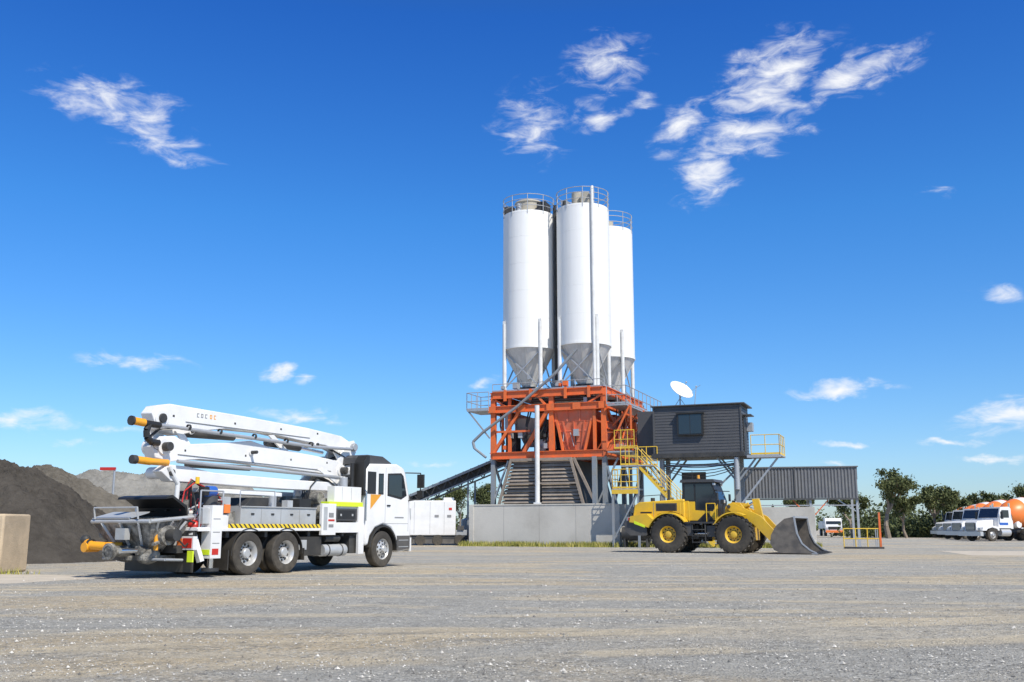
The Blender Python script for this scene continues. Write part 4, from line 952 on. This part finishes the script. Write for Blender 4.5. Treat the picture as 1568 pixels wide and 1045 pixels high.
mb.prism([(-6.9,2.6),(-6.5,3.4),(-6.0,3.4),(-6.1,2.5)],-.5,.5,white);mb.beam((-6.8,0,2.3),(-7.4,0,1.3),.4,galv,h=.1)
mb.box(-6.6,-6.3,-.5,.5,1.0,2.4,white);mb.box(-2.75,-2.5,-.7,.7,1.0,1.9,white)
mb.cyl((-3.2,.9,1.35),(-3.2,-.9,1.35),.28,white,n=18)
part(M0,'drum',mb)
for i,(x,y) in enumerate(((41.0,91.5),(43.6,99.5),(46.9,109),(50.9,120))): clone(M0,'concrete_mixer_truck',(x,y,0),203+3*(i%2))

e=empty('tipper_truck',(41.8,132,0),-98)
mb=MB()
for x in(0,-3.4):
    for sd in(-1,1): wheel(mb,x,sd*.95,.45,.45,.3,sd,.26,alloy,convex=True,n=20)
part(e,'wheels',mb)
mb=MB();mb.prism([(-.8,.7),(-.8,2.3),(.5,2.3),(.85,1.5),(.9,.5),(.5,.5),(.4,.95),(-.4,.95),(-.5,.7)],-1.05,1.05,white);mb.box(-4.6,-.9,-1.1,1.1,.95,1.9,white);mb.box(-4.6,.6,-.4,.4,.6,.9,dark);part(e,'body',mb,bevel=.03)
mb=MB();mb.add([(.52,-.92,2.22),(.52,.92,2.22),(.86,.95,1.52),(.86,-.95,1.52)],[(0,1,2,3)],glass);mb.box(.9,.92,-.7,.7,.85,1.2,black);mb.box(.9,1.0,-1.05,1.05,.45,.75,orangeP);mb.box(.9,.93,.75,1.0,.85,1.1,alloy);mb.box(.9,.93,-1.0,-.75,.85,1.1,alloy);part(e,'glass_and_grille',mb)

# ------------------------------------------------------------------ vegetation
def leaf(mb,c,s,rnd,m):
    a=Vector((rnd.gauss(0,1),rnd.gauss(0,1),rnd.gauss(0,1))).normalized();b=a.orthogonal().normalized();b.rotate(Matrix.Rotation(rnd.uniform(0,6.28),3,a))
    d=a.cross(b);l=s*rnd.uniform(.7,1.4);w=s*rnd.uniform(.35,.7);c=Vector(c)
    mb.add([c-b*l,c+d*w,c+b*l,c-d*w],[(0,1,2,3)],m)
def tree(name,loc,h,w,seed,m=leafA,nl=4200,trunk=.35,ls=.15):
    rnd=random.Random(seed);e=empty(name,loc);mb=MB();tips=[]
    def branch(p,d,L,r,lvl):
        q=p+d*L;mid=p.lerp(q,.5)+Vector((rnd.uniform(-1,1),rnd.uniform(-1,1),0))*L*.08
        mb.cyl(p,mid,r,bark,r2=r*.82,n=7);mb.cyl(mid,q,r*.82,bark,r2=r*.62,n=7)
        if lvl==0 or L<.35: tips.append(q);return
        for k in range(rnd.choice((2,3,3))):
            nd=(d+Vector((rnd.uniform(-1,1)*w/h*1.1,rnd.uniform(-1,1)*w/h*1.1,rnd.uniform(-.15,.55)))).normalized()
            branch(q,nd,L*rnd.uniform(.6,.85),r*.6,lvl-1)
        if lvl<3: tips.append(q)
    for k in range(rnd.choice((1,2))): branch(Vector((k*.2,0,0)),Vector((rnd.uniform(-.15,.15),rnd.uniform(-.1,.1),1)).normalized(),h*trunk,h*.028,3)
    part(e,'trunk_and_limbs',mb)
    zmax=max(t.z for t in tips);sc=(h*.93)/zmax
    mb2=MB()
    xs=max(max(abs(t.x) for t in tips),.1);sx=min(1.5,(w*.42)/xs)
    cl=[(Vector((t.x*sx,t.y*sx,t.z*sc)),rnd.uniform(.07,.15)*h*.9) for t in tips]
    e.children[0].scale=(sx,sx,sc)
    for i in range(nl):
        c,r=rnd.choice(cl);d=Vector((rnd.gauss(0,.5),rnd.gauss(0,.5),rnd.gauss(0,.36)));leaf(mb2,c+d*r,ls,rnd,m)
    part(e,'foliage',mb2,smooth=False)
TL=[(38.6,104,7.2,7.0,1),(42.0,108,4.3,5.2,2),(46.6,112,5.6,4.6,3),(36.6,109,4.8,5.0,4),(56,128,5.8,6,5),(62,132,5.9,6,6),(69,133,6.5,7,8),(49.8,113,3.6,3.6,9),(-7.6,150,7.0,5.5,10),(-4.2,142,7.4,4,11),(-10.5,155,6.0,4,12),(35.2,122,5,4,14),(52.5,122,5.4,5,15)]
for x,y,h,w,s in TL: tree('eucalyptus_tree',(x,y,0),h,w,s)
mb=MB();rnd=random.Random(21)
for i in range(170):
    if i<95: x=rnd.uniform(44.5,90);y=138+rnd.uniform(-8,10);h=rnd.uniform(1.8,4.8)
    else: x=rnd.uniform(37.5,62);y=rnd.uniform(112,124);h=rnd.uniform(1.0,2.6)
    if y<126 and x/y<.338: continue
    for k in range(120): leaf(mb,(x+rnd.gauss(0,1.4),y+rnd.gauss(0,1),abs(rnd.gauss(.45,.32))*h),.24,rnd,leafB)
part(None,'scrub_hedge',mb,smooth=False)
mb=MB()
for i in range(420):
    x=rnd.uniform(-260,300);y=330+rnd.uniform(-25,30);h=rnd.uniform(3,6.5)+2*noise.noise(Vector((x*.03,0,0)))
    for k in range(42): leaf(mb,(x+rnd.gauss(0,2.6),y+rnd.gauss(0,2),abs(rnd.gauss(.5,.3))*h),.75,rnd,leafB)
part(None,'distant_tree_line',mb,smooth=False)
mb=MB()
def blade(x,y,h):
    a=rnd.uniform(0,6.28);w=.015+h*.035;dx,dy=math.cos(a)*w,math.sin(a)*w;lx,ly=rnd.gauss(0,.25)*h,rnd.gauss(0,.25)*h
    mb.add([(x-dx,y-dy,0),(x+dx,y+dy,0),(x+lx,y+ly,h)],[(0,1,2)],grassM)
for i in range(15000):
    a=rnd.uniform(-7,14);b=-3.0-abs(rnd.gauss(0,.4)) if a<3 else (-1.0-abs(rnd.gauss(0,.8)) if a<10.5 else -2.0-abs(rnd.gauss(0,.3)))
    if noise.noise(Vector((a*.9,b,0)))<-.2 and rnd.random()<.8: continue
    x,y,_=W(a,b);blade(x,y,rnd.uniform(.08,.38))
for i in range(500): blade(-13.6+rnd.gauss(0,.8),24.9-abs(rnd.gauss(0,.2)),rnd.uniform(.05,.2))
part(None,'grass',mb,smooth=False)

# ------------------------------------------------------------------ sky & sun
SUN=Vector((0.48,-0.70,1.0)).normalized()
el=math.asin(SUN.z);az=math.atan2(SUN.x,SUN.y)
w=bpy.data.worlds.new('World');scene.world=w;w.use_nodes=True;nt=w.node_tree;N=nt.nodes;L=nt.links
for n in list(N): N.remove(n)
out=N.new('ShaderNodeOutputWorld');bg=N.new('ShaderNodeBackground');bg.inputs['Strength'].default_value=0.085
sky=N.new('ShaderNodeTexSky');sky.sky_type='NISHITA';sky.sun_disc=False;sky.sun_elevation=el;sky.sun_rotation=az
sky.altitude=0;sky.air_density=1.0;sky.dust_density=0.4;sky.ozone_density=2.5
hs=N.new('ShaderNodeHueSaturation');hs.inputs['Saturation'].default_value=1.18;hs.inputs['Value'].default_value=1.0
L.new(sky.outputs[0],hs.inputs['Color'])
tc=N.new('ShaderNodeTexCoord');nrm=N.new('ShaderNodeVectorMath');nrm.operation='NORMALIZE';L.new(tc.outputs['Generated'],nrm.inputs[0])
sp=N.new('ShaderNodeSeparateXYZ');L.new(nrm.outputs[0],sp.inputs[0])
rp=N.new('ShaderNodeValToRGB');cr=rp.color_ramp
cr.elements[0].position=0.0;cr.elements[0].color=(.46,.56,.76,1)
cr.elements[1].position=.13;cr.elements[1].color=(.38,.57,.78,1)
for pz,cc in((.30,(.26,.57,.85,1)),(.48,(.16,.44,.84,1)),(.60,(.34,.42,.48,1)),(1.0,(.36,.34,.29,1))):
    q_=cr.elements.new(pz);q_.color=cc
L.new(sp.outputs['Z'],rp.inputs[0])
vm=N.new('ShaderNodeVectorMath');vm.operation='MULTIPLY';L.new(hs.outputs[0],vm.inputs[0]);L.new(rp.outputs[0],vm.inputs[1])
vs_=N.new('ShaderNodeVectorMath');vs_.operation='SCALE';vs_.inputs['Scale'].default_value=2.35;L.new(vm.outputs[0],vs_.inputs[0])
L.new(vs_.outputs[0],bg.inputs['Color'])
def math_(op,a,b=None,clamp=False):
    n=N.new('ShaderNodeMath');n.operation=op;n.use_clamp=clamp
    for i,x in enumerate((a,b)):
        if x is None: continue
        if isinstance(x,(int,float)): n.inputs[i].default_value=x
        else: L.new(x,n.inputs[i])
    return n.outputs[0]
azd=math_('MULTIPLY',math_('ARCTAN2',sp.outputs['X'],sp.outputs['Y']),57.2958)
eld=math_('MULTIPLY',math_('ARCSINE',sp.outputs['Z']),57.2958)
cb=N.new('ShaderNodeCombineXYZ');L.new(azd,cb.inputs[0]);L.new(eld,cb.inputs[1])
wn=N.new('ShaderNodeTexNoise');wn.inputs['Scale'].default_value=0.6;wn.inputs['Detail'].default_value=4;L.new(cb.outputs[0],wn.inputs['Vector'])
ws=N.new('ShaderNodeVectorMath');ws.operation='SUBTRACT';L.new(wn.outputs['Color'],ws.inputs[0]);ws.inputs[1].default_value=(.5,.5,.5)
wsc=N.new('ShaderNodeVectorMath');wsc.operation='MULTIPLY';L.new(ws.outputs[0],wsc.inputs[0]);wsc.inputs[1].default_value=(2.2,1.4,0)
wa=N.new('ShaderNodeVectorMath');wa.operation='ADD';L.new(cb.outputs[0],wa.inputs[0]);L.new(wsc.outputs[0],wa.inputs[1])
clouds=[(-23.2,22.3,3.2,1.1,-4,.9),(-20.8,20.7,3.0,.7,-14,.85),(5.7,26.1,2.2,1.4,0,.85),(1.2,22.8,1.9,1.7,-30,.7),(5.3,23.0,1.2,.8,5,.8),(7.6,23.8,1.6,.5,15,.5),
(15.4,24.4,3.4,1.7,25,1.0),(20.2,24.2,3.2,.95,12,.95),(10.4,22.4,1.8,1.0,30,.85),(14.0,21.6,3.0,1.1,5,.95),(11.8,19.9,2.0,1.3,30,.9),(24.2,17.7,.6,.35,0,.55),(26.8,11.8,1.0,.5,-10,.65),
(-21,8.8,2.4,.42,0,.85),(-13.3,8.6,.8,.35,10,.85),(-11.9,8.2,.8,.32,5,.85),(-12.4,6.15,2.4,.4,0,.85),(-26.2,5.5,2.2,.45,0,.9),(-23.3,4.4,1.6,.25,0,.7),(-21.3,5.2,1.6,.22,0,.65),
(18.35,7.4,2.6,.38,4,1.0),(26.6,5.6,2.4,.65,10,1.0),(23.8,4.3,1.3,.20,0,.9),(25.8,3.5,1.5,.18,0,.85),(-1.6,8.25,1.0,.3,0,.8),(18.4,4.55,1.4,.18,0,.75),(17.8,3.35,1.3,.18,0,.75),(-4.6,3.6,1.2,.18,0,.65),
(52,16,8,3,0,.9),(-60,20,8,3,0,.9)]
acc=None
for a,e_,wx,wy,rt,wt in clouds:
    mp=N.new('ShaderNodeMapping');mp.vector_type='TEXTURE';mp.inputs['Location'].default_value=(a,e_,0);mp.inputs['Rotation'].default_value=(0,0,R(rt));mp.inputs['Scale'].default_value=(wx*1.55,wy*1.65,1)
    L.new(wa.outputs[0],mp.inputs['Vector'])
    ln=N.new('ShaderNodeVectorMath');ln.operation='LENGTH';L.new(mp.outputs[0],ln.inputs[0])
    v=math_('MULTIPLY',math_('SUBTRACT',1.0,ln.outputs['Value'],True),wt)
    acc=v if acc is None else math_('MAXIMUM',acc,v)
cm=N.new('ShaderNodeMapping');cm.inputs['Scale'].default_value=(.6,1.5,1);cm.inputs['Rotation'].default_value=(0,0,R(-24));L.new(cb.outputs[0],cm.inputs['Vector'])
cn=N.new('ShaderNodeTexNoise');cn.inputs['Scale'].default_value=0.8;cn.inputs['Detail'].default_value=8;cn.inputs['Roughness'].default_value=0.60;cn.inputs['Distortion'].default_value=.5;L.new(cm.outputs[0],cn.inputs['Vector'])
den=math_('ADD',math_('MULTIPLY',cn.outputs['Fac'],1.9),math_('MULTIPLY',acc,.75))
mr=N.new('ShaderNodeMapRange');mr.interpolation_type='SMOOTHSTEP';mr.inputs[1].default_value=1.04;mr.inputs[2].default_value=2.0;mr.inputs[3].default_value=0;mr.inputs[4].default_value=1.0;L.new(den,mr.inputs[0])
gate=math_('MULTIPLY',acc,3.5,True)
fac=math_('MULTIPLY',mr.outputs[0],gate)
bg2=N.new('ShaderNodeBackground');bg2.inputs['Color'].default_value=(.95,.96,.98,1);bg2.inputs['Strength'].default_value=1.05
ms=N.new('ShaderNodeMixShader');L.new(fac,ms.inputs[0]);L.new(bg.outputs[0],ms.inputs[1]);L.new(bg2.outputs[0],ms.inputs[2]);L.new(ms.outputs[0],out.inputs['Surface'])

sl=bpy.data.lights.new('sun','SUN');sl.energy=5.0;sl.angle=R(.5);sl.color=(1,.955,.87)
so=bpy.data.objects.new('sun',sl);scene.collection.objects.link(so);so.rotation_euler=SUN.to_track_quat('Z','Y').to_euler();so.location=(30,-20,50)

cam=bpy.data.cameras.new('camera');co=bpy.data.objects.new('camera',cam);scene.collection.objects.link(co)
cam.lens=35;cam.sensor_width=36;cam.clip_end=8000;cam.clip_start=.1
co.location=(0,0,1.12);co.rotation_euler=(R(90+10.6),0,0);scene.camera=co
scene.view_settings.view_transform='Standard';scene.view_settings.look='None';scene.view_settings.exposure=0
